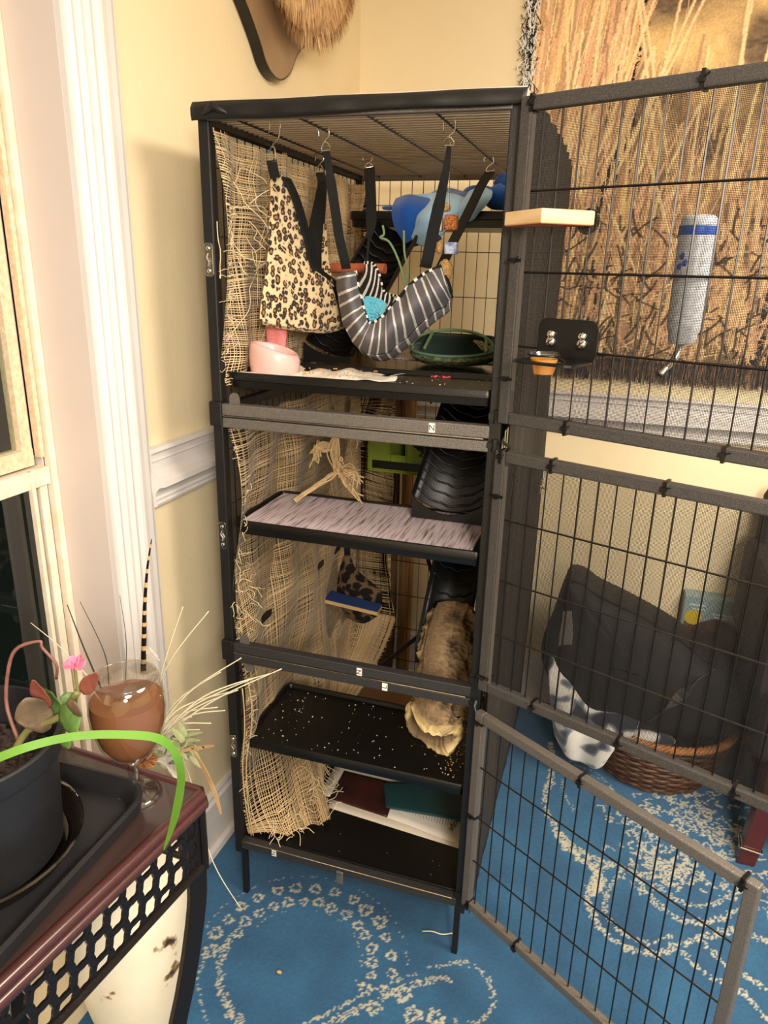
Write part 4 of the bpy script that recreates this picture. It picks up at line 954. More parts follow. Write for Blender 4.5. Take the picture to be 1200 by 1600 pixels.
patch([AL([(630, 314), (668, 308), (700, 312)], 'y', .80), AL([(626, 314), (660, 305), (702, 307)], 'y', .72), AL([(624, 318), (650, 308), (680, 316)], 'y', .65)], 16, flt, 'light_fold', flz, .008, bulge=lambda t, s: (0, 0, .006*math.sin(s*7+t*3)), rows=14)
patch([AL([(672, 306), (710, 296), (742, 302)], 'y', .80), AL([(668, 312), (706, 302), (745, 308)], 'y', .70), AL([(672, 322), (700, 318), (742, 330)], 'y', .64)], 16, fdk, 'dark_fold', flz, .008, bulge=lambda t, s: (0, 0, .006*math.sin(s*7+t*3)), rows=14)
patch([AL([(735, 300), (752, 294), (768, 300)], 'y', .66), AL([(722, 318), (745, 312), (768, 308)], 'y', .62), AL([(706, 336), (732, 334), (755, 326)], 'y', .61), AL([(712, 350), (728, 348), (742, 340)], 'y', .605)], 20, flt, 'light_fold', flz, .008, bulge=blg(.012, 4), rows=18)
lump(A(782, 308, 'y', .70), .050, fdk, 'dark_fold', 3, (.85, .8, .62), .10, nn=18, parent=flz)
lump(A(790, 287, 'y', .72), .036, fdk, 'dark_fold', 8, (.8, .8, .7), .12, nn=18, parent=flz)
lump(A(748, 300, 'y', .74), .034, fdk, 'dark_fold', 5, (1.3, 1, .5), .10, nn=16, parent=flz)
lump(A(607, 325, 'y', .66), .016, fdk, 'dark_fold', 6, (1.2, 1, .35), .10, nn=10, parent=flz)
rest(flz, (.35, .72, 1.75))

# ------------------------------------------------------------------ middle tiers: raffia, green hide, leaves, wood
raf = mat('raffia', lin((192, 164, 122)), .8, n=.2, ns=50)
rt = thing('raffia_bundle', 'tangled bundle of tan raffia strands hanging over the pink-lined tray', 'toy'); q = random.Random(12)
def strands(start, mids, end, n, r_, spread, name='strands'):
    mb = MB()
    for i in range(n):
        o_ = lambda s: Vector((q.gauss(0, s), q.gauss(0, s), q.gauss(0, s)))
        pts = [start+o_(spread*.4)]+[m_+o_(spread*.8) for m_ in mids]+[end+o_(spread)]
        mb.tube(interp(pts, 14), r_, 5)
    return mb.build(name, raf, rt, kind='stuff')
ry = .22
a0 = A(530, 670, 'y', ry); a1 = A(520, 705, 'y', ry-.01); kn = A(528, 735, 'y', ry); 
strands(a0, [a1], kn, 26, .0017, .008)
strands(A(527, 700, 'y', ry), [A(505, 696, 'y', ry-.01), A(497, 700, 'y', ry-.02)], A(495, 716, 'y', ry-.025), 22, .0015, .009)
strands(kn, [A(545, 738, 'y', ry-.01)], A(556, 748, 'y', ry-.015), 30, .0016, .010)
strands(kn, [A(512, 748, 'y', ry-.01), A(490, 762, 'y', ry-.03)], A(464, 780, 'y', ry-.06), 9, .0020, .005)
strands(kn, [A(545, 760, 'y', ry)], A(562, 778, 'y', ry), 5, .0016, .006)
strands(A(540, 672, 'y', .3), [A(552, 678, 'y', .32)], A(556, 686, 'y', .33), 14, .0013, .008)
ringp = A(533, 717, 'y', ry-.02); MB().tube([ringp+Vector((.004*math.cos(a), 0, .004*math.sin(a))) for a in np.linspace(0, 2*math.pi, 12)], .0016, 6).build('loop', raf, rt)
rest(rt, kn)
lime = mat('lime_green_plastic', lin((118, 136, 34)), .5, n=.1, ns=10)
b = MB(); 
def hide(mb, x0, x1, y0, y1, z0, z1, hx0, hx1, hz0, hz1, t=.006):
    mb.box((x0, y0, z0), (hx0, y0+t, z1)); mb.box((hx1, y0, z0), (x1, y0+t, z1)); mb.box((hx0, y0, z0), (hx1, y0+t, hz0)); mb.box((hx0, y0, hz1), (hx1, y0+t, z1))
    mb.box((x0, y1-t, z0), (x1, y1, z1)); mb.box((x0, y0+t, z0), (x0+t, y1-t, z1)); mb.box((x1-t, y0+t, z0), (x1, y1-t, z1)); mb.box((x0, y0, z0-t), (x1, y1, z0)); mb.box((x0, y0, z1), (x1, y1, z1+t))
hide(b, .125, .31, .66, .80, 1.03, 1.150, .195, .245, 1.080, 1.130)
hd = thing('hide_box', 'lime green plastic hide with a dark square doorway at the rear', 'hide')
b.build('shell', lime, hd, bevel=.003)
MB().tube([(.195+.05*a, .657, 1.080+.05*b_) for a, b_ in ((0, 0), (1, 0), (1, 1), (0, 1), (0, 0))], .003, 6).build('doorway_rim', lime, hd)
MB().box((.14, .659, 1.035), (.30, .662, 1.06)).build('dark_base_band', plastic_m, hd)
rest(hd, (.2, .73, 1.03))
lf = MB(); q = random.Random(5)
for i in range(70):
    c = Vector((q.uniform(.26, .40), q.uniform(.50, .56), q.uniform(1.275, 1.325))); a = q.uniform(0, 6.3); L = q.uniform(.008, .016); d = Vector((math.cos(a), q.uniform(-.4, .4), math.sin(a))).normalized(); s = d.cross(Vector((0, 1, 0))).normalized()*L*.4
    n_ = Vector((0, -.001, 0)); lf.hexa([c, c+d*L*.5+s, c+d*L, c+d*L*.5-s, c+n_, c+d*L*.5+s+n_*3, c+d*L+n_, c+d*L*.5-s+n_*3])
o = lf.build('plastic_foliage', mat('very_dark_leaf', lin((26, 36, 22)), .6), kind='stuff'); tag(o, 'clump of dark artificial leaves hanging under the top rear deck', 'foliage')
lf = MB()
for i in range(24):
    c = Vector((q.uniform(.285, .325), q.uniform(.60, .64), q.uniform(1.10, 1.17))); a = q.uniform(0, 6.3); L = q.uniform(.012, .022); d = Vector((math.cos(a), q.uniform(-.4, .4), math.sin(a))).normalized(); s = d.cross(Vector((0, 1, 0))).normalized()*L*.4
    n_ = Vector((0, -.001, 0)); lf.hexa([c, c+d*L*.5+s, c+d*L, c+d*L*.5-s, c+n_, c+d*L*.5+s+n_*3, c+d*L+n_, c+d*L*.5-s+n_*3])
o = lf.build('plastic_foliage', MATS['very_dark_leaf'], kind='stuff'); tag(o, 'small dark leaf sprig beside the doorway of the lime green hide', 'foliage')
def plank(name, p, q_, w_, d_, m_, label, grp):
    p = Vector(p); q_ = Vector(q_); mb = MB(); N = 26; ring = []
    for i in range(N+1):
        t = i/N; c = p.lerp(q_, t); a = .006*math.sin(t*7+w_*90); ring.append([(c.x+w_/2*math.cos(f)*(1+.10*math.sin(f*3+t*9))+a, c.y+d_/2*math.sin(f), c.z) for f in [2*math.pi*k/12 for k in range(12)]])
    mb.grid(ring, closed=True); mb.f += [tuple(reversed(range(12))), tuple(N*12+k for k in range(12))]
    o = mb.build(name, m_, smooth='auto'); tag(o, label, 'wood', grp); return o
barkm = mat('dark_bark_wood', lin((92, 64, 40)), .85, n=.4, ns=16, stretch=(3, 3, .3), bump=1., bs=40)
barkl = mat('light_branch_wood', lin((146, 108, 66)), .8, n=.3, ns=14, stretch=(3, 3, .3), bump=.8, bs=40)
plank('wood_branch', (.085, 1.02, 0), (.095, 1.05, 1.30), .060, .05, barkm, 'dark bark branch standing upright behind the cage at left', 'branches behind the cage')
plank('wood_branch', (.16, 1.03, 0), (.145, 1.06, 1.28), .050, .05, barkl, 'lighter peeled branch standing upright behind the cage', 'branches behind the cage')
# second leopard hammock and blue ledge
l2 = thing('leopard_hammock', 'small dark leopard hammock hanging behind the blue ledge in the lower middle tier', 'hammock')
leo2 = ramp_mat('dark_leopard_plush', t_voronoi(34, rand=.9), [(.0, lin((20, 16, 14))), (.52, lin((22, 17, 15))), (.64, lin((112, 90, 66))), (1, lin((120, 96, 70)))], .9)
patch([AL([(538, 868), (548, 868)], 'y', .72), AL([(532, 890), (545, 889), (556, 890)], 'y', .72), AL([(528, 912), (560, 905), (585, 915)], 'y', .71), AL([(530, 938), (562, 940), (597, 930)], 'y', .70), AL([(545, 965), (568, 973), (590, 962)], 'y', .71)], 22, leo2, 'pouch_body', l2, .006, bulge=lambda t, s: (0, -.03*math.sin(math.pi*s)*math.sin(math.pi*t), 0), rows=22)
MB().ribbon([A(542, 850, 'y', .72), A(543, 872, 'y', .72)], .02, (1, 0, 0), .003).build('strap', strap_m, l2); rest(l2, (.06, .72, .6))
bl_ = thing('blue_ledge', 'wooden ledge with blue top mounted on the left side of the lower middle tier', 'ledge')
cor4 = AL([(507, 937), (590, 957), (597, 946), (517, 924)], 'z', .612)
MB().prism([p-Vector((0, 0, .012)) for p in cor4], (0, 0, .012)).build('wood_board', mat('pine_edge', lin((206, 168, 110)), .65, n=.1, ns=12), bl_, bevel=.001)
MB().prism([p+Vector((0, 0, .0004)) for p in cor4], (0, 0, .0025)).build('blue_felt', mat('navy_blue_felt', lin((36, 66, 128)), .9), bl_); rest(bl_, cor4[0])
# crossed black rods behind
st = thing('folding_stand', 'black crossed metal rods of a folding stand behind the ramp', 'stand')
for a, b_ in (((668, 872, .62), (694, 962, .62)), ((694, 962, .62), (596, 1040, .62)), ((690, 900, .64), (668, 1062, .60))):
    MB().tube([A(a[0], a[1], 'y', a[2]), A(b_[0], b_[1], 'y', b_[2])], .0065, 8).build('rod', plastic_m, st)
MB().tube([A(597, 1040, 'y', .62), A(580, 1052, 'y', .60), A(582, 1062, 'y', .60)], .004, 6).build('rod_end', plastic_m, st)
rest(st, A(694, 962, 'y', .62))

# ------------------------------------------------------------------ cork bark tube
def cork():
    c0 = A(668, 1172, 'y', .045); c1 = A(714, 957, 'y', .36)
    c0.z = .560; N, K = 150, 120; P = []; Q = []
    rg = lambda a: 1-2*np.abs(a-.5); nz = 1.0*rg(vnoise(N, K, (9, 14), 31))+.45*rg(vnoise(N, K, (28, 34), 32))+.30*vnoise(N, K, (75, 60), 37); nz[:, -1] = nz[:, 0]
    low = vnoise(N, K, (4, 5), 33); w8 = np.minimum(np.linspace(0, 1, K)*6, 1); w8 = w8*w8[::-1]
    d = (c1-c0).normalized(); x = Vector((1, 0, 0)); x = (x-d*x.dot(d)).normalized(); up = x.cross(d); up = up if up.z > 0 else -up
    C = []
    base = np.array(lin((166, 138, 102))); pale_ = np.array(lin((226, 200, 140))); dark = np.array(lin((70, 54, 40)))
    for i in range(N):
        t = i/(N-1); row = []
        for j in range(K):
            f = 2*math.pi*j/K+2.2
            n_ = (nz[i, j]-.9)*w8[j]; l_ = (low[i, j]-.5)*w8[j]
            r = (.068-.006*t)*(1+.24*l_+.24*n_)
            ridge = .011*math.exp(-((math.cos(f-1.2)-.0)/.2)**2)*(math.sin(f) > 0)
            r -= ridge*.8
            cut = .14*max(0, math.cos(f-2.6))**2+.05*nz[2, j]*w8[j]
            tt = t+cut*(1-t)**2+(.030*math.sin(f*2+1)+.03*math.sin(3*f+.5)+.05*max(0, -math.cos(f-.4)))*(1-t)**3*(i < 20)
            p = c0.lerp(c1, tt)+x*(r*math.cos(f)*1.0+.008*math.sin(t*6))+up*(r*math.sin(f)*.82)
            row.append(p)
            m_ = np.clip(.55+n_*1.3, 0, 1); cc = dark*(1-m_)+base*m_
            if i < 12: e_ = (1-i/12)*np.clip(nz[i, j], 0, 1); cc = cc*(1-e_)+pale_*e_
            g_ = .75+.5*grn[i, j]; cc = cc*g_
            C.append(cc)
        P.append(row)
    # inner wall
    for i in range(12):
        t = i/11; row = []
        for j in range(K):
            f = 2*math.pi*j/K+2.2; p = P[0][j]*1.0
            p_in = c0.lerp(c1, t*.5+.01+.14*max(0, math.cos(f-2.6))**2*(1-t))+x*((.036+.012*nz[i*4, j])*math.cos(f)*(1+.25*math.sin(2*f)))+up*((.024+.010*nz[i*4, j])*math.sin(f)*(1+.2*math.sin(3*f))+.004)
            row.append(p.lerp(p_in, min(1, .45+i*.3)) if i else p.lerp(p_in, .15))
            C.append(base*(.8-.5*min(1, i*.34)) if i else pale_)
        Q.append(row)
    allr = list(reversed(Q))+P
    Cn = np.array(C); Cn = np.vstack([Cn[N*K:].reshape(12, K, 3)[::-1].reshape(-1, 3), Cn[:N*K]])
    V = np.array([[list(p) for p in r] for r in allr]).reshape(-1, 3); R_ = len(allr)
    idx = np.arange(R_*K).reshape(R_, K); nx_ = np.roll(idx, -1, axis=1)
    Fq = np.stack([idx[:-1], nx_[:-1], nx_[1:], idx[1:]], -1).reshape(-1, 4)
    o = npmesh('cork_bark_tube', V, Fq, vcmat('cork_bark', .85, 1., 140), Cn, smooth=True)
    return tag(o, 'rough hollow cork bark tube sloping down to the lower tray', 'bark tube')
grn = np.random.default_rng(40).random((150, 120))
cork()

# ------------------------------------------------------------------ papers on the cage bottom
def sheet(name, pts, z, th, m_, label, cat, curl=.0, parent=None):
    b = MB(); q = [A(u, v, 'z', z) for u, v in pts]
    P = [[q[0].lerp(q[1], j/14).lerp(q[3].lerp(q[2], j/14), i/10)+Vector((0, 0, curl*math.sin(j*.9+i*.5)*(i < 3))) for j in range(15)] for i in range(11)]
    b.grid(P); o = b.build(name, m_, parent, smooth=True, solid=th)
    if label: tag(o, label, cat)
    return o
pap = mat('printed_paper', lin((222, 214, 202)), .8); pap2 = mat('cream_paper', lin((214, 202, 184)), .8)
sheet('paper_stack', [(512, 1262), (722, 1328), (740, 1236), (540, 1190)], .180, .004, pap2, 'cream paper sheet at the bottom of the pile in the cage base', 'paper', .001)
sheet('paper_sheet', [(500, 1240), (716, 1318), (738, 1215), (533, 1180)], .186, .003, pap, 'white printed letter lying on the pile in the cage base', 'paper', .0015)
pr_ = bpy.context.scene.objects['paper_sheet.001'] if 'paper_sheet.001' in bpy.context.scene.objects else None
tl = MB(); q = random.Random(3)
for k in range(24):
    a = A(615+k*4.2, 1264+k*1.35, 'z', .1882); b_ = A(621+k*4.2-q.uniform(0, 3), 1246+k*1.35+q.uniform(-2, 3), 'z', .1882); tl.bar(a, b_, .0009, .0003)
tl.build('printed_lines', mat('grey_print', lin((96, 90, 84)), .8), pr_, kind='stuff')
t_ = text_mesh('heading', 'adopt', .026, A(710, 1286, 'z', .1884), (0, 0, math.radians(78)), ink_m, pr_)
sheet('booklet', [(515, 1247), (605, 1277), (622, 1225), (538, 1205)], .191, .003, mat('dark_red_cover', lin((70, 30, 28)), .4, n=.6, ns=14, c2=lin((24, 14, 14))), 'dark red glossy booklet on the left of the paper pile', 'booklet')
sheet('folder', [(603, 1262), (735, 1285), (750, 1225), (598, 1222)], .197, .003, mat('teal_folder', lin((22, 62, 66)), .5), 'dark teal folder on the right of the paper pile', 'folder')
o = MB().box((.04, .50, .1765), (.52, .80, .186)).build('cardboard_sheet', mat('brown_cardboard', lin((150, 112, 78)), .85, n=.1, ns=10)); tag(o, 'brown cardboard sheet at the rear of the cage base', 'cardboard')
o = MB().box((.28, .52, .1875), (.50, .64, .190)).build('paper_card', pap2); tag(o, 'pale card lying on the brown cardboard at the rear of the cage base', 'card')
# ------------------------------------------------------------------ things mounted on the open top door
def place(o, Df, ang, s, z, n=0.):
    o.location = Df(s, z, n); o.rotation_euler = (0, 0, ang); return o
# local frame of these: x along the door, -y toward the camera
pine = ramp_mat('pine_wood', t_wave(9, 5, 3, 1.2, 'Z'), [(0, lin((226, 186, 130))), (1, lin((240, 208, 158)))], .6, scale=(.4, 1, 1))
lg = thing('pine_ledge', 'pale pine corner ledge screwed to the open top door', 'ledge')
poly = [(-.0, -.012), (.150, -.012), (.154, -.022), (.106, -.100), (.010, -.048)]
MB().prism([(x, y, 0) for x, y in poly], (0, 0, .021)).build('board', pine, lg, bevel=.002)
MB().prism([(x, y, -.0006) for x, y in [(a*.97+.002, b*.97-.001) for a, b in poly]], (0, 0, .0006)).build('underside', mat('reddish_felt', lin((176, 96, 64)), .8), lg)
b = MB().lathe([(.020, 0), (.020, .0012), (.008, .002), (.007, .008), (0, .009)], n=20).build('washer', chrome_m, lg, smooth='auto'); b.rotation_euler = (math.pi/2, 0, 0); b.location = (.128, .014, .008)
place(lg, D1, A1, 0, 1.672)
br = thing('bowl_bracket', 'black plastic bowl bracket held by two chrome bolts on the open top door', 'bracket')
def rrect(x0, x1, z0, z1, r, n=6):
    out = []
    for cx_, cz_, a0 in ((x1-r, z1-r, 0), (x0+r, z1-r, 90), (x0+r, z0+r, 180), (x1-r, z0+r, 270)):
        out += [(cx_+r*math.cos(math.radians(a0+90*k/n)), cz_+r*math.sin(math.radians(a0+90*k/n))) for k in range(n+1)]
    return out
MB().prism([(x, -.014, z) for x, z in rrect(.072, .180, 1.462, 1.530, .016)], (0, -.003, 0)).build('back_plate', plastic_m, br, bevel=.0008)
ring = MB(); cxx, cyy = .126, -.060; N = 40
ro = []; 
for k in range(N):
    a = 2*math.pi*k/N; c_, s_ = math.cos(a), math.sin(a); q4 = 1/max(abs(c_)/.054, abs(s_)/.044); qq = .4*math.hypot(.054*c_, .044*s_)+.6*q4
    ro.append((cxx+c_*min(q4, qq*1.05), cyy+s_*min(q4, qq*1.05)))
ri = [(cxx+.038*math.cos(2*math.pi*k/N), cyy+.030*math.sin(2*math.pi*k/N)) for k in range(N)]
for zz in (1.466, 1.462): ring.v += [(x, y, zz) for x, y in ro]+[(x, y, zz) for x, y in ri]
for j in range(N):
    k = (j+1) % N; ring.f += [(j, k, N+k, N+j), (2*N+k, 2*N+j, 3*N+j, 3*N+k), (N+j, N+k, 3*N+k, 3*N+j), (k, j, 2*N+j, 2*N+k)]
ring.build('holder_ring', plastic_m, br)
for x in (.098, .154):
    for dz, rr_ in ((0, .009), (.012, .008)):
        b = MB().lathe([(rr_, 0), (rr_, .003), (rr_*.8, .006), (rr_*.3, .008), (0, .0082)], n=16).build('bolt', chrome_m, br, smooth=True); b.rotation_euler = (math.pi/2, 0, 0); b.location = (x, -.017, 1.492+dz)
    MB().bar((x-.007, -.0255, 1.487), (x+.007, -.0255, 1.497), .002, .0015).build('bolt_slot', plastic_m, br)
place(br, D1, A1, 0, 0)
cup = thing('sauce_cup', 'small translucent plastic cup of orange food held beside the black bracket', 'cup')
clear = thin_glass('translucent_plastic', (.93, .91, .88), .12, .2)
MB().lathe([(.0, 0), (.017, 0), (.0245, .033), (.027, .034), (.027, .036), (.0255, .0362), (.0236, .0345), (.0165, .0015), (0, .0015)], n=32).build('cup_shell', clear, cup, smooth='auto')
MB().lathe([(0, .0018), (.0162, .0018), (.0222, .026), (0, .0268)], n=28).build('orange_food', mat('orange_jelly', lin((230, 158, 60)), .35, n=.15, ns=60), cup, smooth='auto')
place(cup, D1, A1, .112, 1.4425, .062)
# little loop that carries the cup
o = MB().tube([(.112+.026*math.cos(a), -.062+.026*math.sin(a), 1.4745) for a in np.linspace(0, 2*math.pi, 25)], .0016, 6); o.bar((.134, -.062, 1.4745), (.150, -.06, 1.467), .003, .003)
o = o.build('cup_loop', plastic_m, br)
wb = thing('water_bottle', 'white plastic water bottle with blue band behind the open top door', 'bottle')
bot = mat('frosted_white_plastic', lin((224, 226, 232)), .3, n=.05, ns=20)
MB().lathe([(0, .0), (.017, .0), (.021, .006), (.022, .016), (.025, .022), (.0262, .035), (.0275, .175), (.026, .183), (.020, .188), (0, .190)], n=36).build('bottle_body', bot, wb, smooth='auto')
MB().lathe([(.0276, .160), (.0280, .161), (.0280, .172), (.0276, .173)], n=36).build('blue_band', mat('blue_print', lin((52, 98, 196)), .4, n=.3, ns=30), wb, smooth='auto')
MB().tube([(0, 0, .004), (0, -.004, -.006), (0, -.020, -.022), (-.006, -.055, -.045)], [.009, .0065, .0055, .005], 14).build('steel_spout', chrome_m, wb, smooth=True)
MB().tube([(.030*math.cos(a), .030*math.sin(a), .10) for a in np.linspace(0, 2*math.pi, 30)], .0015, 6).build('holding_wire', wire_m, wb)
for a, z in ((-1.9, .13), (-1.7, .12), (-2.0, .115)):
    lump((.0272*math.cos(a), .0272*math.sin(a), z), .004, MATS['blue_print'], 'blue_dot', 3, (1, .25, 1.2), .3, nn=5, parent=wb)
place(wb, D1, A1, .288, 1.50, -.055)

# ------------------------------------------------------------------ tapestry with grasses
def tapestry():
    s0, s1, z0, z1 = .575, 1.62, 1.330, 2.50; st = .0030
    nx = int((s1-s0)/st); nz_ = int((z1-z0)/st)
    n1 = vnoise(nz_, nx, (9, 8), 51); n2 = vnoise(nz_, nx, (40, 45), 52); n3 = np.random.default_rng(5).random((nz_, nx)); n4 = vnoise(nz_, nx, (160, 60), 53)
    SS, ZZ = np.meshgrid(np.linspace(s0, s1, nx), np.linspace(z0, z1, nz_))
    dk = np.array(lin((70, 58, 48))); br_ = np.array(lin((148, 120, 88))); go = np.array(lin((226, 186, 124))); tn = np.array(lin((230, 180, 136))); gr = np.array(lin((104, 106, 98)))
    # upper right furry gold-brown, left golden, lower dark tangled
    t = np.clip(.15+.9*n1*.6+.5*n4-.2, 0, 1); C = dk*(1-t[..., None])+br_*t[..., None]
    g = np.clip((n1-.35)*1.6+.25*(n2-.5)+.3*(SS < .75)*(ZZ > 1.9), 0, 1)*np.clip((ZZ-1.75)/.35, .12, 1); g = g[..., None]*.85; C = C*(1-g)+go*g
    g = (np.clip((.42-n1)*2, 0, 1)*np.clip((2.2-ZZ)/.3, 0, 1))[..., None]*.6; C = C*(1-g)+gr*.45*g
    Hh = n4*.3+n2*.2
    q = random.Random(21)
    def line(s, z, ds, dz, L, w, c, bend=0., tip=False):
        n = max(2, int(L/.0015)); a = math.atan2(dz, ds)
        for k in range(n):
            t_ = k/n; i = int((z-z0)/st); j = int((s-s0)/st)
            if tip and t_ > .66: a = -1.35-.1*tip
            for e in range(-w, w+1):
                jj = j+e
                if 0 <= i < nz_ and 0 <= jj < nx:
                    f = 1-abs(e)/(w+1); f2 = f*(.75+.25*n3[i, jj]); C[i, jj] = C[i, jj]*(1-f2)+c*f2; Hh[i, jj] = max(Hh[i, jj], .5+.6*f)
            a += bend*.0015; s += math.cos(a)*.0015; z += math.sin(a)*.0015
    cols = [tn, tn*.8, go, np.array(lin((208, 158, 118))), np.array(lin((240, 200, 150))), np.array(lin((172, 134, 100)))]
    for k in range(560):    # dense stalk field
        s = q.uniform(s0, s1); z = z0+abs(q.gauss(0, .26)); lean = q.gauss(.10 if s < 1.1 else .02, .10); L = q.uniform(.12, .50)
        line(s, z, lean, 1, L, 0 if q.random() < .55 else 1, q.choice(cols)*q.uniform(.55, 1.05), q.gauss(0, .25))
    for k in range(260):    # golden clump on the left
        s = q.uniform(s0, .86); z = q.uniform(1.8, 2.3); line(s, z, q.gauss(.12, .08), 1, q.uniform(.15, .45), 0 if q.random() < .5 else 1, q.choice(cols)*q.uniform(.75, 1.1), q.gauss(0, .2))
    for k in range(420):    # tangled stems low down
        s = q.uniform(s0, s1); z = z0+q.uniform(0, .38); a = q.uniform(.2, 2.9); line(s, z, math.cos(a), math.sin(a), q.uniform(.02, .10), 0 if q.random() < .7 else 1, q.choice(cols)*q.uniform(.45, .95), q.gauss(0, 6))
    for k in range(150): s = q.uniform(s0, s1); z = z0+q.uniform(0, .42); a = q.uniform(.2, 2.9); line(s, z, math.cos(a), math.sin(a), q.uniform(.02, .09), 1, dk*.35, q.gauss(0, 6))
    # tall individual stalks
    for s, z, ds, L, tip in ((.80, 1.95, .28, .62, 0), (.84, 1.95, .30, .45, 1.2), (.88, 1.95, .36, .5, 0), (.93, 1.9, .12, .5, 0), (.97, 1.95, -.25, .55, 0), (1.0, 1.95, -.3, .5, 0), (.86, 1.9, .42, .6, 0), (1.01, 1.9, .35, .43, 2.2), (1.075, 1.85, .0, .38, 0), (1.16, 1.85, .02, .7, 0),
                             (1.175, 1.85, -.03, .7, 0), (1.19, 1.85, .12, .7, 0), (.72, 1.9, -.12, .6, 0), (.76, 1.9, .02, .6, 0), (1.05, 1.7, -.42, .30, 0), (.95, 1.62, -.55, .22, 0)):
        line(s, z, ds, 1, L, 1, np.array(lin((242, 194, 144))), 0, tip)
    C = np.clip(C*1.35*(.82+.36*n3[..., None]), 0, .92)
    disp = .0035*np.clip(Hh, 0, 1.1)+.0012*n3+.004*np.sin(SS*13)
    P = COR[None, None]+RD[None, None]*SS[..., None]+LD[None, None]*(.014+disp[..., None])
    V = np.concatenate([P, ZZ[..., None]], -1).reshape(-1, 3); idx = np.arange(nz_*nx).reshape(nz_, nx)
    Fq = np.stack([idx[:-1, :-1], idx[:-1, 1:], idx[1:, 1:], idx[1:, :-1]], -1).reshape(-1, 4)
    root = thing('tapestry', 'woven wall tapestry of golden dry grasses with a frayed fringe', 'tapestry')
    npmesh('woven_panel', V, Fq, vcmat('tapestry_weave', .95, .4, 500), C.reshape(-1, 3), parent=root, smooth=False)
    m1 = MB(); wslab(m1, WR, s0+.005, s1-.005, z0+.005, z1, .004, .012); m1.build('backing_cloth', strap_m, root)
    # bottom fringe
    fr = MB(); q = random.Random(8)
    V_, F_, C_ = [], [], []
    pal = [np.array(lin(c)) for c in ((92, 72, 66), (60, 48, 48), (128, 100, 84), (84, 74, 84), (158, 120, 92), (40, 34, 34))]
    def rib(pts, w, c):
        k = len(V_)
        for p in pts: V_.append(p-Vector((w/2, 0, 0))); V_.append(p+Vector((w/2, -.0005, 0))); C_.extend([c, c])
        for i in range(len(pts)-1): F_.append((k+2*i, k+2*i+1, k+2*i+3, k+2*i+2))
    for k in range(1500):
        s = q.uniform(s0, s1); p = WR(s, z0+.012, .015+q.uniform(0, .008)); pts = [p]; L = q.uniform(.055, .082)
        for j in range(4): pts.append(pts[-1]+Vector((q.gauss(0, .0016), q.gauss(0, .0006), -L/4)))
        rib(pts, .0017, q.choice(pal)*q.uniform(.6, 1.2))
    npmesh('bottom_fringe', [list(p) for p in V_], F_, MATS['tapestry_weave'], np.array(C_), parent=root, kind='stuff')
    V_, F_, C_ = [], [], []
    for k in range(3000):
        z = q.uniform(z0+.01, z1); s = q.uniform(s0-.030, s0+.012); p = WR(s, z, .012+q.uniform(.002, .012)); a = q.gauss(-2.2 if k % 2 else -1.0, .6); pts = [p]; L = q.uniform(.016, .036)
        for j in range(4): a += q.gauss(0, .45); pts.append(pts[-1]+Vector((math.cos(a)*L/4*.8, q.gauss(0, .001), math.sin(a)*L/4)))
        rib(pts, .0030, np.array(lin((240, 236, 226))) if q.random() < .58 else np.array(lin((34, 32, 32))))
    npmesh('side_fringe', [list(p) for p in V_], F_, MATS['tapestry_weave'], np.array(C_), parent=root, kind='stuff')
    rest(root, WR((s0+s1)/2, z0, 0))
tapestry()

# ------------------------------------------------------------------ wall plaque with an animal mount
pq = thing('wall_plaque', 'wooden shield plaque with a tan furry animal mount high on the left wall', 'mount')
outl = [(.94, 2.40), (.900, 2.26), (.868, 2.215), (.812, 2.165), (.765, 2.118), (.735, 2.082), (.700, 2.063), (.655, 2.060), (.600, 2.088), (.560, 2.135), (.520, 2.165), (.455, 2.20), (.415, 2.26), (.38, 2.34), (.36, 2.40)]
oc = interp([Vector((a, b, 0)) for a, b in outl], 50)
front = [WL(p.x, p.y, .032) for p in oc]; back = [WL(p.x, p.y, .003) for p in oc]
MB().prism(back, front[0]-back[0]).build('shield_board', mat('smoky_wood_varnish', lin((150, 122, 92)), .35, n=.12, ns=9, stretch=(1, 1, .25)), pq)
edge = MB()
for i in range(len(oc)-1): edge.hexa([back[i], back[i+1], front[i+1], front[i], back[i]+Vector((0, 0, -.004)), back[i+1]+Vector((0, 0, -.004)), front[i+1]+Vector((0, 0, -.004)), front[i]+Vector((0, 0, -.004))])
edge.build('dark_edge', mat('black_lacquer', lin((24, 20, 18)), .3), pq)
furc = Vector(WL(.62, 2.36, .10)); fm = mat('tan_fur', lin((226, 186, 136)), .9, n=.25, ns=30, stretch=(1, 1, .3))
lump(furc, .16, fm, 'fur_body', 2, (.55, 1.25, 1.25), .04, nn=20, parent=pq)
V_, F_, C_ = [], [], []; q = random.Random(44)
for k in range(5200):
    th = math.acos(q.uniform(-1, .5)); f = q.uniform(0, 6.283)
    n_ = Vector((math.sin(th)*math.cos(f), math.sin(th)*math.sin(f), math.cos(th)))
    if q.random() < .5: n_.z = -abs(n_.z)
    p = furc+Vector((n_.x*.55, n_.y*1.25, n_.z*1.25))*.158; dr_ = (n_*.5+Vector((.1, .25*(1 if n_.y > 0 else -1), -1.))).normalized(); L = q.uniform(.018, .038)
    sd = dr_.cross(n_); sd = sd.normalized()*.0009 if sd.length > 1e-3 else Vector((.0009, 0, 0)); k0 = len(V_)
    c = np.array(lin((236, 200, 152)))*q.uniform(.7, 1.1) if q.random() < .8 else np.array(lin((150, 104, 66)))
    for j in range(4):
        t = j/3; pp = p+dr_*L*t+n_*.004*math.sin(t*3)+Vector((0, 0, -.006*t*t)); w_ = 1-.8*t
        V_ += [pp-sd*w_, pp+sd*w_]; C_ += [c, c]
    for j in range(3): F_.append((k0+2*j, k0+2*j+1, k0+2*j+3, k0+2*j+2))
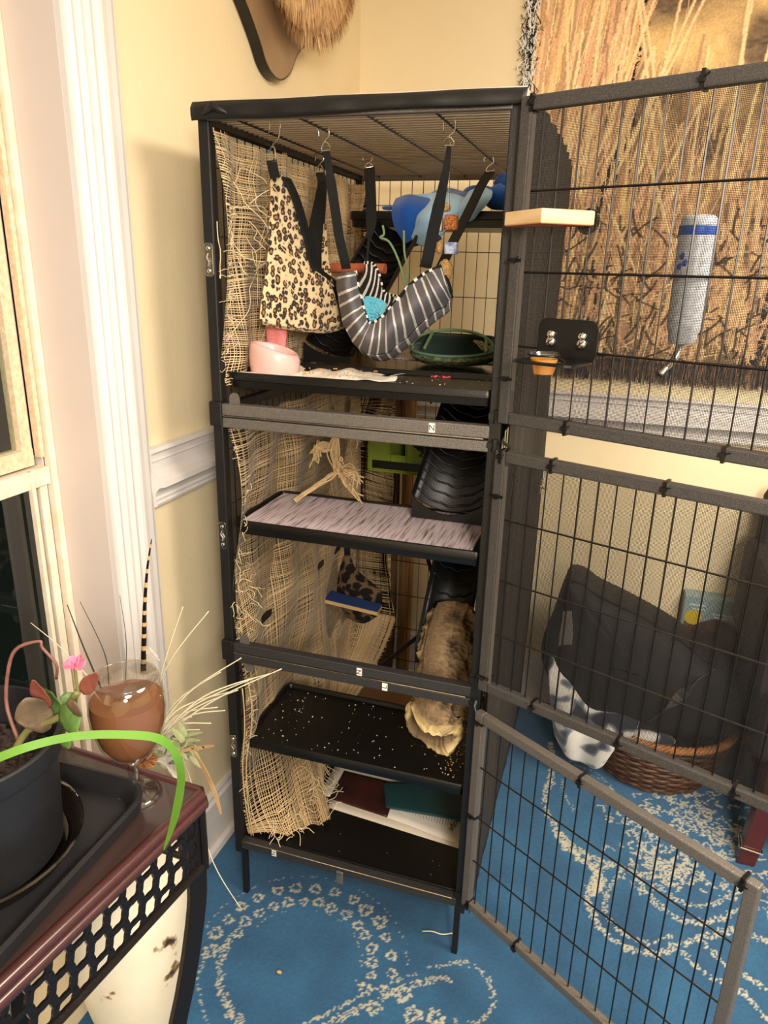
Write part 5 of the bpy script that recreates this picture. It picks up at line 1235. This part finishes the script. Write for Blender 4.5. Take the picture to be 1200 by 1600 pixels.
npmesh('fur_hair', [list(p) for p in V_], F_, vcmat('fur_strands', .85), np.array(C_), parent=pq, kind='stuff')
rest(pq, WL(.65, 2.2, 0))

# ------------------------------------------------------------------ right side: basket, carrier, fleece, box, chair
wick = vcmat('wicker', .6, .3, 300)
def basket():
    root = thing('wicker_basket', 'brown round wicker basket on the blue carpet under the black carrier', 'basket')
    c = Vector((1.075, .955, 0)); V, Fq, Cc = [], [], []; q = random.Random(2); n = 96; mb = MB()
    rows = 16
    def rad(z): return .150+.062*(z/.20)**.7
    for r_ in range(rows):
        z = .006+r_*.0125; R_ = rad(z)
        for ph in (0,):
            pts = []
            for k in range(n+1):
                a = 2*math.pi*k/n; w_ = .0045*math.sin(a*14+math.pi*r_)
                pts.append(c+Vector(((R_*1.12+w_)*math.cos(a), (R_+w_)*math.sin(a), z+.0008*math.sin(a*5+r_))))
            k0 = len(mb.v); mb.tube(pts, .0062, 6, False)
            base = np.array(lin((78, 52, 36)))*q.uniform(.6, 1.25)
            for k in range(n+1):
                cc = base*(.8+.4*((k*7+r_*3) % 5)/4); Cc += [cc]*6
    for k in range(28):
        a = 2*math.pi*k/28+.05; k0 = len(mb.v); mb.tube([c+Vector((rad(z)*1.12*math.cos(a), rad(z)*math.sin(a), z)) for z in (0, .05, .1, .15, .2)], .0045, 6); Cc += [np.array(lin((90, 56, 34)))]*30
    fq = []
    o = mb.build('woven_wall', wick, root, smooth='auto')
    ca = o.data.color_attributes.new('Col', 'FLOAT_COLOR', 'POINT'); a_ = np.ones((len(mb.v), 4), np.float32); a_[:, :3] = np.array(Cc)[:len(mb.v)]; ca.data.foreach_set('color', a_.ravel())
    rm = MB()
    for s in range(4):
        pts = [c+Vector(((rad(.205)*1.12+.008*math.cos(a*22+s*1.57))*math.cos(a), (rad(.205)+.008*math.cos(a*22+s*1.57))*math.sin(a), .208+.008*math.sin(a*22+s*1.57))) for a in np.linspace(0, 2*math.pi, 190)]
        rm.tube(pts, .0065, 5, False)
    rm.build('braided_rim', mat('golden_wicker', lin((168, 112, 66)), .5, n=.3, ns=50), root, smooth=True)
    MB().lathe([(0, 0), (.15, 0), (.15, .006), (0, .006)], c, 30, 1.12).build('basket_floor', MATS['golden_wicker'], root); rest(root, c)
basket()
crm = mat('black_carrier_fabric', lin((24, 22, 23)), .75, n=.2, ns=14, bump=.4, bs=400)
cr = thing('pet_carrier', 'black soft fabric pet carrier slumped in the wicker basket', 'carrier')
sil = [(884, 908), (866, 960), (848, 1012), (858, 1060), (900, 1110), (950, 1130), (1000, 1140), (1060, 1150), (1130, 1150), (1165, 1130), (1160, 1080), (1140, 1050), (1118, 1045), (1060, 1000), (990, 960), (930, 930), (905, 912)]
fr_ = interp([A(u, v, 'y', .80) for u, v in sil]+[A(884, 908, 'y', .80)], 64)[:-1]; cen = sum(fr_, Vector())/len(fr_)
P = []
for sc_, dy in ((.02, -.045), (.5, -.04), (.8, -.028), (.95, -.010), (1.0, .02), (1.0, .10), (.97, .22), (.85, .26), (.4, .27), (.02, .27)):
    P.append([cen+Vector(((p.x-cen.x)*sc_, dy, (p.z-cen.z)*sc_+(-.02 if dy > .2 else 0)+.004*math.sin(i*.9)*(dy < 0))) for i, p in enumerate(fr_)])
b = MB(); b.grid(P, closed=True); b.build('carrier_body', crm, cr, smooth=True)
MB().tube([p+Vector((0, .012, 0)) for p in fr_]+[fr_[0]+Vector((0, .012, 0))], .006, 6).build('edge_piping', strap_m, cr, smooth=True)
MB().ribbon(interp([A(1118, 1048, 'y', .775), A(1085, 1068, 'y', .752), A(1050, 1100, 'y', .745), A(1015, 1125, 'y', .76)], 12), .034, (0.6, 0, .8), .003).build('strap', mat('grey_webbing', lin((62, 58, 58)), .8), cr)
patch([AL([(880, 955), (874, 990), (872, 1010)], 'y', .775), AL([(893, 955), (895, 985), (893, 1012)], 'y', .77)], 8, mat('grey_mesh_window', lin((104, 98, 92)), .8), 'mesh_window', cr, .002)
rest(cr, (cen.x, .9, .2))
fle = ramp_mat('plaid_fleece', t_noise(13, 1), [(.40, lin((34, 38, 52))), (.46, lin((112, 118, 132))), (.50, lin((212, 208, 200))), (1, lin((224, 220, 210)))], .95, bump=.8, bs=260, sheen=.5)
P = []
top = [(868, 1000), (885, 1030), (905, 1062), (935, 1085), (975, 1095), (1010, 1100)]; midr = [(858, 1060), (880, 1095), (905, 1120), (935, 1135), (965, 1140), (990, 1142)]; bot_ = [(868, 1150), (888, 1178), (908, 1192), (928, 1196), (945, 1190), (952, 1170)]
patch([AL(top, 'y', .82), AL(midr, 'y', .76), AL(bot_, 'y', .775)], 40, fle, 'fleece_throw', None, .012, bulge=lambda t, s: (0, .012*math.sin(s*14+t*2)-.02*math.sin(math.pi*t), .0), rows=30)
tag(bpy.context.scene.objects['fleece_throw'], 'navy, grey and white plush throw hanging out left of the wicker basket', 'blanket')
o = lump(A(1020, 1152, 'y', .80), .045, fle, 'fleece_cushion', 7, (1.5, .6, .5), .06, nn=16); tag(o, 'white plush fold poking out above the front rim of the wicker basket', 'fleece')
# product box
pb = thing('product_box', 'pale teal printed cardboard box with a yellow circle behind the carrier', 'box')
m1 = MB(); wslab(m1, WR, 1.255, 1.455, 0, .555, .004, .0680); m1.build('carton', mat('pale_teal_print', lin((150, 172, 172)), .5, n=.08, ns=8), pb, bevel=.002)
m1 = MB(); m1.prism([WR(1.262, .27, .0686), WR(1.448, .27, .0686), WR(1.448, .462, .0686), WR(1.36, .485, .0686), WR(1.31, .46, .0686), WR(1.262, .46, .0686)], WR(0, 0, .0006)-WR(0, 0, 0)); m1.build('brown_print', mat('brown_photo_print', lin((120, 90, 70)), .5, n=.6, ns=22, c2=lin((52, 34, 34))), pb)
m1 = MB(); m1.prism([WR(1.290+.028*math.cos(a), .478+.028*math.sin(a), .0696) for a in np.linspace(0, 2*math.pi, 25)[:-1]], WR(0, 0, .0006)-WR(0, 0, 0)); m1.build('yellow_circle', mat('yellow_print', lin((230, 200, 50)), .5), pb)
for k, (s, z, w_) in enumerate(((1.30, .525, .05), (1.305, .510, .04), (1.385, .50, .07), (1.385, .488, .06))):
    m1 = MB(); wslab(m1, WR, s-w_/2, s+w_/2, z-.003, z+.003, .0685, .0692); m1.build('print_line', mat('white_print' if k == 0 else 'white_print%d' % k, lin((226, 230, 228)), .5), pb)
m1 = MB(); m1.prism([WR(1.265, .34, .0692), WR(1.33, .32, .0692), WR(1.34, .38, .0692), WR(1.28, .42, .0692)], WR(0, 0, .0006)-WR(0, 0, 0)); m1.build('white_patch', MATS['white_print'], pb)
rest(pb, WR(1.355, 0, .08))
# dark upholstered chair at the right edge
ch = thing('upholstered_chair', 'dark upholstered chair with a reddish wood leg at the right edge', 'chair')
dkf = mat('dark_plum_upholstery', lin((44, 34, 36)), .85, n=.15, ns=20, bump=.4, bs=300)
mahog = mat('mahogany_wood', lin((70, 28, 26)), .32, n=.2, ns=10, stretch=(2, 2, .3), coat=.3)
def rbox(a, b_, name, m_, par, bev=.03, rot=None):
    return MB().box(a, b_).build(name, m_, par, bevel=bev)
rbox((1.290, .575, .33), (1.80, 1.10, .56), 'seat_cushion', dkf, ch, .03)
rbox((1.270, .60, .50), (1.36, 1.14, .82), 'arm_rest', dkf, ch, .035)
rbox((1.30, 1.02, .45), (1.80, 1.16, .98), 'backrest', dkf, ch, .03)
rbox((1.33, .565, .22), (1.80, 1.12, .33), 'seat_rail', mahog, ch, .006)
MB().hexa([(1.302, .560, 0), (1.350, .560, 0), (1.350, .60, 0), (1.302, .60, 0), (1.328, .566, .24), (1.384, .566, .24), (1.384, .62, .24), (1.328, .62, .24)]).build('leg', mahog, ch, bevel=.003)
for (x, y) in ((1.75, .58), (1.36, 1.07), (1.75, 1.07)): MB().bar((x, y, 0), (x, y, .23), .045, .045).build('leg', mahog, ch, bevel=.003)
MB().tube([(1.302, .557, .060), (1.360, .557, .052), (1.362, .61, .056), (1.304, .61, .064), (1.302, .557, .060)], .003, 6).build('wire_band', chrome_m, ch)
rest(ch, (1.55, .85, 0))
o = MB().box((1.42, .66, .08), (1.70, .95, .16)).build('wooden_crate', mat('orange_wood', lin((150, 74, 46)), .5, n=.1, ns=20), bevel=.004); tag(o, 'orange-brown wooden crate beneath the dark chair', 'crate')
o.location.z = -.08
# ------------------------------------------------------------------ left foreground: table
TZ = .85
K0 = Vector((.290, -.552, TZ)); tt = Vector((-.049, -.356, 0)).normalized(); fa = Vector((-.242, .016, 0)).normalized()
tb = thing('side_table', 'dark reddish wood side table with a pierced black metal apron', 'table')
twood = mat('dark_mahogany_top', lin((54, 40, 37)), .28, n=.18, ns=9, stretch=(4, .4, 1), coat=.35)
redw = mat('red_brown_moulding', lin((66, 34, 33)), .3, n=.15, ns=14, coat=.3)
LN = .95; WD = .40
def TP(a, b, z): return K0+tt*a+fa*b+Vector((0, 0, z))
MB().hexa([TP(.012, .012, -.018), TP(LN, .012, -.018), TP(LN, WD, -.018), TP(.012, WD, -.018), TP(.012, .012, 0), TP(LN, .012, 0), TP(LN, WD, 0), TP(.012, WD, 0)]).build('table_top', twood, tb)
for (dz, off, r_) in ((-.006, .008, .0095), (-.022, .005, .0085), (-.034, .010, .006)):
    MB().tube([TP(LN, off, dz), TP(off+.004, off, dz), TP(off, off+.004, dz), TP(off, WD-off, dz)], r_, 10).build('edge_moulding', redw if dz > -.03 else twood, tb, smooth='auto')
castm = mat('cast_black_metal', lin((34, 28, 26)), .3, metal=.5, bump=.3, bs=200)
# pierced apron: each cell a frame round a wavy opening
def apron(fpos, length, z0, z1, cw, name):
    mb = MB(); ch_ = (z1-z0)/2.5; ncol = int(length/cw)
    for c_ in range(ncol):
        spans = [(0, 1), (1, 2), (2, 2.5)] if c_ % 2 else [(0, .5), (.5, 1.5), (1.5, 2.5)]
        for r0, r1 in spans:
            h_ = (r1-r0)*ch_; cx_ = (c_+.5)*cw; cz_ = z0+(r0+r1)/2*ch_; M_ = 28; out, inn = [], []
            for k in range(M_):
                a = 2*math.pi*k/M_; ca, sa = math.cos(a), math.sin(a); t_ = min(cw/2/abs(ca) if abs(ca) > 1e-6 else 9, h_/2/abs(sa) if abs(sa) > 1e-6 else 9)
                out.append((cx_+ca*t_, cz_+sa*t_))
                sq = min(1/max(abs(ca), 1e-6), 1/max(abs(sa), 1e-6)); rr_ = (.45+.55*sq)*(1-.13*abs(math.sin(3*a)))
                inn.append((cx_+ca*cw*.40*rr_, cz_+sa*h_*.42*rr_))
            k0 = len(mb.v)
            for th in (0, .004): mb.v += [tuple(fpos(x, z, th)) for x, z in out]+[tuple(fpos(x, z, th)) for x, z in inn]
            for j in range(M_):
                k = (j+1) % M_; mb.f += [tuple(k0+i for i in f) for f in ((j, k, M_+k, M_+j), (2*M_+k, 2*M_+j, 3*M_+j, 3*M_+k), (M_+j, M_+k, 3*M_+k, 3*M_+j))]
    return mb.build(name, castm, tb)
apron(lambda x, z, th: TP(.02+x, .012+th, z-TZ), .90, .715, .812, .030, 'pierced_apron')
apron(lambda x, z, th: TP(.012+th, .02+x, z-TZ), .36, .715, .812, .030, 'pierced_apron')
MB().tube([TP(LN, .012, -.140), TP(.012, .012, -.140), TP(.012, WD, -.140)], .006, 8).build('apron_rail', castm, tb)
MB().tube([TP(.010, .010, -.03), TP(.010, .010, -.145)], .006, 8).build('corner_rod', castm, tb)
def tleg(a, b, da, db):
    pts = [(0, -.03), (.004, -.15), (.012, -.22), (.05, -.34), (.10, -.46), (.115, -.60), (.08, -.72), (.02, -.80), (-.02, -.845)]
    q_ = interp([TP(a+da*s, b+db*s, z) for s, z in pts], 26)
    return MB().ribbon(q_, .032, tt*1.0+fa*.25, .010).build('leg', castm, tb, smooth='auto', bevel=.001)
tleg(.018, .018, .7, .15); tleg(.018, WD-.02, .7, -.15); tleg(LN-.02, .018, -.7, .15); tleg(LN-.02, WD-.02, -.7, -.15)
rest(tb, K0-Vector((0, 0, TZ)))
# tray, saucer, pot, plant
def rounded(x0, x1, y0, y1, r, z, n=8):
    out = []
    for cx_, cy_, a0 in ((x1-r, y1-r, 0), (x0+r, y1-r, 90), (x0+r, y0+r, 180), (x1-r, y0+r, 270)):
        out += [Vector((cx_+r*math.cos(math.radians(a0+90*k/n)), cy_+r*math.sin(math.radians(a0+90*k/n)), z)) for k in range(n+1)]
    return out
rub = mat('matte_black_rubber', lin((26, 25, 28)), .5, n=.1, ns=30, bump=.2, bs=150)
b = MB(); x0, x1, y0, y1 = -.13, .232, -1.12, -.600
b.grid([rounded(x0+.012, x1-.012, y0+.012, y1-.012, .04, .8515), rounded(x0+.004, x1-.004, y0+.004, y1-.004, .045, .856), rounded(x0, x1, y0, y1, .05, .878), rounded(x0+.006, x1-.006, y0+.006, y1-.006, .045, .880), rounded(x0+.012, x1-.012, y0+.012, y1-.012, .04, .877), rounded(x0+.022, x1-.022, y0+.022, y1-.022, .035, .857)], closed=True)
n_ = 36; b.f.append(tuple(5*n_+k for k in range(n_))); b.f.append(tuple(reversed(range(n_))))
o = b.build('drip_tray', rub, smooth='auto'); tag(o, 'matte black rectangular drip tray under the plant pot on the side table', 'tray')
PC = Vector((.078, -.772, 0))
sau = thin_glass('smoked_clear_plastic', (.55, .48, .42), .12, .1)
o = MB().lathe([(0, .860), (.112, .860), (.126, .884), (.130, .886), (.128, .889), (.122, .886), (.108, .864), (0, .864)], PC, 48).build('plant_saucer', sau, smooth='auto'); tag(o, 'smoky clear plastic saucer under the black plant pot', 'saucer')
pot = thing('plant_pot', 'black plastic flower pot with soil on the drip tray', 'pot')
potm = mat('dusty_black_pot', lin((28, 28, 31)), .42, n=.2, ns=18, bump=.25, bs=120)
MB().lathe([(0, .866), (.100, .866), (.103, .872), (.108, .97), (.113, 1.010), (.119, 1.012), (.121, 1.018), (.1205, 1.038), (.118, 1.040), (.114, 1.039), (.111, 1.02), (.106, .97), (.10, .90), (0, .90)], PC, 64).build('pot_shell', potm, pot, smooth='auto')
soilm = mat('dark_potting_soil', lin((46, 34, 28)), .95, n=.5, ns=200, bump=1.5, bs=200)
P = []; NS = vnoise(26, 60, (20, 40), 71); NS[:, -1] = NS[:, 0]
for i in range(26):
    r = .1075*i/25; P.append([PC+Vector((r*math.cos(2*math.pi*j/60), r*math.sin(2*math.pi*j/60), .975+.014*NS[i, j]+.012*(1-i/25))) for j in range(60)])
b = MB(); b.grid(P, closed=True); b.build('soil', soilm, pot, smooth=True)
sc_m = MB(); q = random.Random(6)
for k in range(220):
    a = q.uniform(0, 6.3); r = .1*math.sqrt(q.random()); s = q.uniform(.0015, .0045); c = PC+Vector((r*math.cos(a), r*math.sin(a), .990)); sc_m.hexa([c+Vector((x*s, y*s*q.uniform(.5, 1), z*s)) for z in (-1, 1) for x, y in ((-1, -1), (1, -1), (1, 1), (-1, 1))])
sc_m.build('soil_clumps', soilm, pot, kind='stuff'); rest(pot, (PC.x, PC.y, .866))
def leaf(base, tip, width, m_, name, parent, droop=.2, side=None, n=12, cup_=.2):
    base = Vector(base); tip = Vector(tip); d = tip-base; L = d.length; d.normalize()
    sd = Vector(side) if side else d.cross(Vector((0, 0, 1))); sd = (sd-d*sd.dot(d)).normalized(); up = sd.cross(d)
    P = []
    for i in range(n+1):
        t = i/n; w_ = width*math.sin(math.pi*min(t*.93+.05, 1))**.7*(1-.35*t); c = base+d*L*t-Vector((0, 0, 1))*droop*L*t*t
        P.append([c+sd*w_*k/3+up*(cup_*w_*abs(k/3)**1.5+.04*w_*math.sin(t*20+k)) for k in range(-3, 4)])
    b = MB(); b.grid(P); return b.build(name, m_, parent, smooth=True, solid=.0006)
beg = thing('begonia', 'small begonia with dark and green leaves and a pink flower in the black pot', 'plant')
lg_ = mat('green_leaf', lin((76, 106, 50)), .45, n=.25, ns=40, bump=.5, bs=120); ld_ = mat('bronze_leaf', lin((92, 76, 58)), .5, n=.25, ns=40, bump=.5, bs=120); lr_ = mat('reddish_leaf', lin((120, 66, 54)), .5, n=.2, ns=50)
stem_m = mat('pink_brown_stem', lin((120, 80, 70)), .5, n=.2, ns=60); stem_g = mat('olive_stem', lin((110, 108, 62)), .55, n=.2, ns=50)
def AY(u, v, y): return A(u, v, 'y', y)
MB().tube(interp([AY(28, 1155, -.78), AY(10, 1100, -.77), AY(14, 1040, -.765), AY(28, 1012, -.76), AY(62, 1002, -.75), AY(66, 1012, -.75), AY(88, 1038, -.745), AY(88, 1060, -.74)], 26), [.0022]*13+[.0018]*13, 7).build('stem', stem_m, beg, smooth=True)
MB().tube(interp([AY(25, 1168, -.79), AY(45, 1140, -.785), AY(75, 1128, -.78), AY(95, 1118, -.775), AY(108, 1100, -.77), AY(122, 1080, -.765)], 22), .0042, 8).build('stem', stem_g, beg, smooth=True)
MB().tube([AY(122, 1080, -.765), AY(119, 1060, -.765), AY(117, 1045, -.765)], .0016, 6).build('stem', stem_g, beg)
leaf(AY(78, 1104, -.775), AY(25, 1130, -.80), .030, ld_, 'leaf', beg, -.1, side=(.2, .2, 1)); leaf(AY(75, 1105, -.775), AY(52, 1062, -.79), .014, lr_, 'leaf', beg, 0, side=(1, 0, .3))
leaf(AY(96, 1108, -.77), AY(62, 1080, -.76), .018, lg_, 'leaf', beg, 0, side=(0.3, 0, 1)); leaf(AY(100, 1106, -.77), AY(120, 1084, -.75), .014, lg_, 'leaf', beg, 0, side=(-.4, 0, 1))
leaf(AY(98, 1102, -.78), AY(116, 1148, -.79), .022, lg_, 'leaf', beg, 0, side=(1, 0, .5)); leaf(AY(104, 1100, -.785), AY(128, 1118, -.79), .012, ld_, 'leaf', beg, 0, side=(-.3, 0, 1))
leaf(AY(128, 1082, -.77), AY(154, 1052, -.77), .011, lr_, 'leaf', beg, 0, side=(1, 0, 1)); leaf(AY(92, 1150, -.80), AY(108, 1170, -.80), .012, lg_, 'leaf', beg, 0, side=(1, 0, 0))
pinkf = mat('pink_petal', lin((236, 120, 150)), .6, n=.12, ns=60)
for u, v, w_ in ((98, 1040, .007), (108, 1026, .008), (124, 1022, .008), (134, 1034, .008), (122, 1044, .006), (110, 1046, .006)):
    leaf(AY(117, 1038, -.765), AY(u, v, -.768), w_, pinkf, 'petal', beg, 0, side=(0, .7, .7), n=6, cup_=.5)
rest(beg, AY(60, 1140, -.78))
bl2 = thing('grass_blade', 'long bright green leaf blade arching over the pot and table edge', 'leaf')
q_ = [A(-40, 1200, 'y', -.92), A(40, 1168, 'y', -.90), A(120, 1150, 'y', -.87), A(200, 1148, 'y', -.84), A(250, 1155, 'y', -.82), A(275, 1180, 'y', -.80), A(283, 1220, 'y', -.79), A(272, 1280, 'y', -.785), A(256, 1328, 'y', -.78)]
MB().ribbon(interp(q_, 40), [.005]+[.008]*14+[.0085]*12+[.009, .0095, .010, .010, .0105, .0105, .010, .009, .0075, .006, .0045, .003, .001], [Vector((.1, .5, 1)).lerp(Vector((1, -.2, .2)), min(1, max(0, (i-22)/8))) for i in range(40)], .0006).build('blade', mat('bright_green_blade', lin((88, 132, 42)), .5, n=.08, ns=20), bl2, smooth='auto'); rest(bl2, q_[1])
# goblet
GC = Vector((.194, -.600, TZ)); gb = thing('beer_goblet', 'clear stemmed goblet of cloudy amber drink on the side table', 'glass')
gp_ = [(0, 0), (.036, .0), (.0375, .002), (.030, .006), (.014, .011), (.0085, .017), (.0075, .034), (.0095, .046), (.008, .056), (.014, .062), (.030, .074), (.043, .096), (.051, .125), (.0535, .150), (.051, .178), (.0465, .200), (.0452, .2005), (.0440, .1995),
       (.0490, .178), (.0515, .150), (.0490, .125), (.041, .097), (.028, .076), (.010, .066), (0, .065)]
glassm = thin_glass('clear_glass', (.97, .96, .945), .07)
MB().lathe([p for p in gp_[9:]], GC, 56).build('glass_bowl', glassm, gb, smooth=True)
MB().lathe(gp_[:10]+[(0, .0622)], GC, 48).build('stem', thin_glass('stem_glass', (.90, .88, .86), .20, .08), gb, smooth=True)
liq = mat('amber_drink', lin((132, 88, 58)), .4, spec=.2)
MB().lathe([(0, .0665), (.011, .0680), (.0275, .0775), (.0405, .098), (.0485, .1255), (.0508, .150), (.0499, .166), (0, .166)], GC, 56).build('drink', liq, gb, smooth='auto')
MB().lathe([(.0466, .1995), (.0458, .2018), (.0446, .1995)], GC, 56).build('rim', MATS['stem_glass'], gb, smooth=True); rest(gb, GC)
# ------------------------------------------------------------------ white distressed vase with dried stems
VC = Vector((-.020, -.385, 0)); vz = thing('floor_vase', 'tall white distressed floor vase with bark-like cracks behind the side table', 'vase')
vm = ramp_mat('chipped_white_glaze', t_noise(13, 8), [(.30, lin((60, 44, 34))), (.335, lin((150, 120, 84))), (.36, lin((232, 222, 198))), (1, lin((240, 232, 212)))], .4, bump=.5, bs=30)
P = []; NV = vnoise(60, 72, (20, 24), 90); NV[:, -1] = NV[:, 0]
prof = [(.088, 0), (.092, .03), (.118, .20), (.130, .38), (.132, .50), (.124, .585), (.112, .62), (.106, .622), (.108, .58), (.11, .45)]
pp = interp([Vector((r, 0, z)) for r, z in prof], 60)
for i, p in enumerate(pp):
    am = .010 if p.z > .5 else .0015
    P.append([VC+Vector(((p.x+am*(NV[i, j]-.5))*math.cos(2*math.pi*j/72), (p.x+am*(NV[i, j]-.5))*math.sin(2*math.pi*j/72), p.z)) for j in range(72)])
b = MB(); b.grid(P, closed=True); b.f.append(tuple(reversed(range(72)))); b.build('vase_body', vm, vz, smooth=True)
rest(vz, VC)
bq = thing('dried_bouquet', 'bouquet of dry straw, dark stems and dusty leaves standing in the white floor vase', 'bouquet')
straw = mat('dry_straw', lin((226, 214, 182)), .8); dgreen = mat('dusty_green_leaf', lin((140, 146, 104)), .8, n=.2, ns=50); tanl = mat('tan_dry_leaf', lin((186, 148, 100)), .8, n=.2, ns=40)
def stalk(pts, ys, r_, m_, label, grp=None, cat='stem', name='dried_stem'):
    q_ = [A(u, v, 'y', y) for (u, v), y in zip(pts, ys)]; n = 20
    o = MB().tube(interp(q_, n), [r_*(1-.6*i/(n-1)) for i in range(n)], 5).build(name, m_, smooth=True)
    o.parent = bq
    return o
ends_ = [(440, 1045), (377, 1028), (362, 1080), (352, 1110), (395, 1060), (326, 955), (286, 948), (340, 1105), (300, 1120), (372, 1078), (330, 1130), (430, 1050), (312, 1140), (345, 1050)]
gs = 'straw stems spraying out of the white vase'
for k, (u, v) in enumerate(ends_):
    a = (215+k % 4*4, 1180); mid_ = ((a[0]*.5+u*.5)-8*(k % 3), a[1]*.5+v*.5-14-3*(k % 4))
    stalk([a, mid_, (u, v)], [-.36, -.34, -.33+.01*(k % 3)], .0022, straw, 'thin pale straw stem fanning rightward from the white floor vase', gs, 'stem', 'straw_stem')
stalk([(255, 1145), (290, 1195), (330, 1340), (378, 1422)], [-.34, -.38, -.36, -.34], .0016, straw, 'single long straw stem bending down over the blue carpet', None, 'stem', 'straw_stem')
stalk([(160, 1080), (130, 1010), (105, 945)], [-.36, -.35, -.35], .0022, mat('dark_stem', lin((60, 52, 46)), .7), 'dark curved stem left of the goblet in front of the window casing', None, 'stem')
stalk([(170, 1070), (163, 1020), (125, 940)], [-.34, -.34, -.34], .0014, MATS['dark_stem'], 'thin dark stem leaning left above the goblet', None, 'stem')
stalk([(196, 1070), (197, 1000), (187, 930)], [-.34, -.34, -.34], .0010, MATS['dark_stem'], 'thinnest dark upright stem above the goblet', None, 'stem')
stalk([(140, 1060), (95, 1012), (48, 973)], [-.38, -.38, -.38], .0014, straw, 'pale stem leaning left across the window glass', None, 'stem')
# banded quill
qv = interp([A(u, v, 'y', -.33) for u, v in ((224, 1050), (225, 1000), (226, 950), (230, 890), (237, 842))], 34)
qb = thing('banded_quill', 'black and tan banded feather quill standing before the white casing', 'quill')
mb1 = MB(); mb2 = MB()
for i in range(33):
    w_ = .0050*(1-i/33)**.8+.0006; (mb1 if i % 3 else mb2).tube([qv[i], qv[i+1]], [w_, .0050*(1-(i+1)/33)**.8+.0006], 8)
mb1.build('dark_bands', MATS['black_lacquer'], qb); mb2.build('tan_bands', mat('tan_quill', lin((206, 166, 110)), .6), qb); rest(qb, qv[0])
for pts, w_, m_, lb in (([(300, 1170), (318, 1200), (336, 1240), (345, 1272)], .009, tanl, 'tan dried leaf drooping down past the table corner'), ([(262, 1182), (290, 1172), (315, 1168), (334, 1165)], .007, tanl, 'tan dried leaf pointing right behind the table corner')):
    q_ = interp([A(u, v, 'y', -.42) for u, v in pts], 12); MB().ribbon(q_, [w_*math.sin(math.pi*(i+1.2)/14) for i in range(12)], (1, 0, .4), .0008).build('dried_leaf', m_, bq, smooth='auto')
fo = bq; q = random.Random(14)
for k in range(30):
    c = A(q.uniform(215, 300), q.uniform(1150, 1195), 'y', q.uniform(-.42, -.34)); a = q.uniform(-.6, 3.6); L = q.uniform(.03, .06)
    leaf(c, c+Vector((math.cos(a)*L, q.uniform(-.02, .02), math.sin(a)*L*.7)), q.uniform(.005, .010), dgreen if k % 3 else mat('sage%d' % k, lin((170, 170, 130)), .8), 'leaf', fo, .1, side=(0, 1, .3), n=6)
mb1 = MB()
for k in range(260):
    u = q.uniform(228, 262); c = A(160+q.random()*95, q.uniform(1110, 1190), 'y', -.37); a = q.gauss(1.4, .35); L = q.uniform(.04, .09); mb1.tube([c, c+Vector((math.cos(a)*L*.5, 0, math.sin(a)*L*.6)), c+Vector((math.cos(a)*L, 0, math.sin(a)*L))], .0005, 3, False)
mb1.build('grass_tuft', straw, fo, kind='stuff')
mb1 = MB(); c = A(224, 1186, 'y', -.43)
for k in range(500):
    d = Vector((q.gauss(0, 1), q.gauss(0, 1), q.gauss(0, 1))).normalized(); mb1.tube([c+Vector((d.x*.012, d.y*.01, d.z*.006)), c+Vector((d.x*.026, d.y*.02, d.z*.015))], .0006, 3, False)
mb1.build('seed_head', mat('ginger_seed_fluff', lin((190, 130, 76)), .9), fo, kind='stuff')
mb1 = MB()
for k in range(90):
    a0_ = A(231+q.uniform(-3, 3), q.uniform(1010, 1060), 'y', -.33); mb1.tube([a0_, a0_+Vector((q.uniform(-.004, .022), 0, -.035+q.uniform(-.02, .04)))], .0006, 3, False)
mb1.build('white_plume', mat('white_plume', lin((236, 228, 214)), .9), fo, kind='stuff')
rest(fo, VC+Vector((0, 0, .7)))
# twig and bits on the carpet
o = MB().tube(interp([(.500, .045, .004), (.525, .05, .007), (.55, .052, .004), (.575, .062, .006)], 12), .0015, 5).build('straw_bit', straw, smooth=True); tag(o, 'pale straw bit lying on the blue carpet near the cage front leg', 'straw')
o = lump((.205, -.175, .005), .007, tanl, 'dry_crumb', 4, (1, .7, .4), .2, nn=6); tag(o, 'small brown crumb inside the cream ring on the carpet', 'crumb')
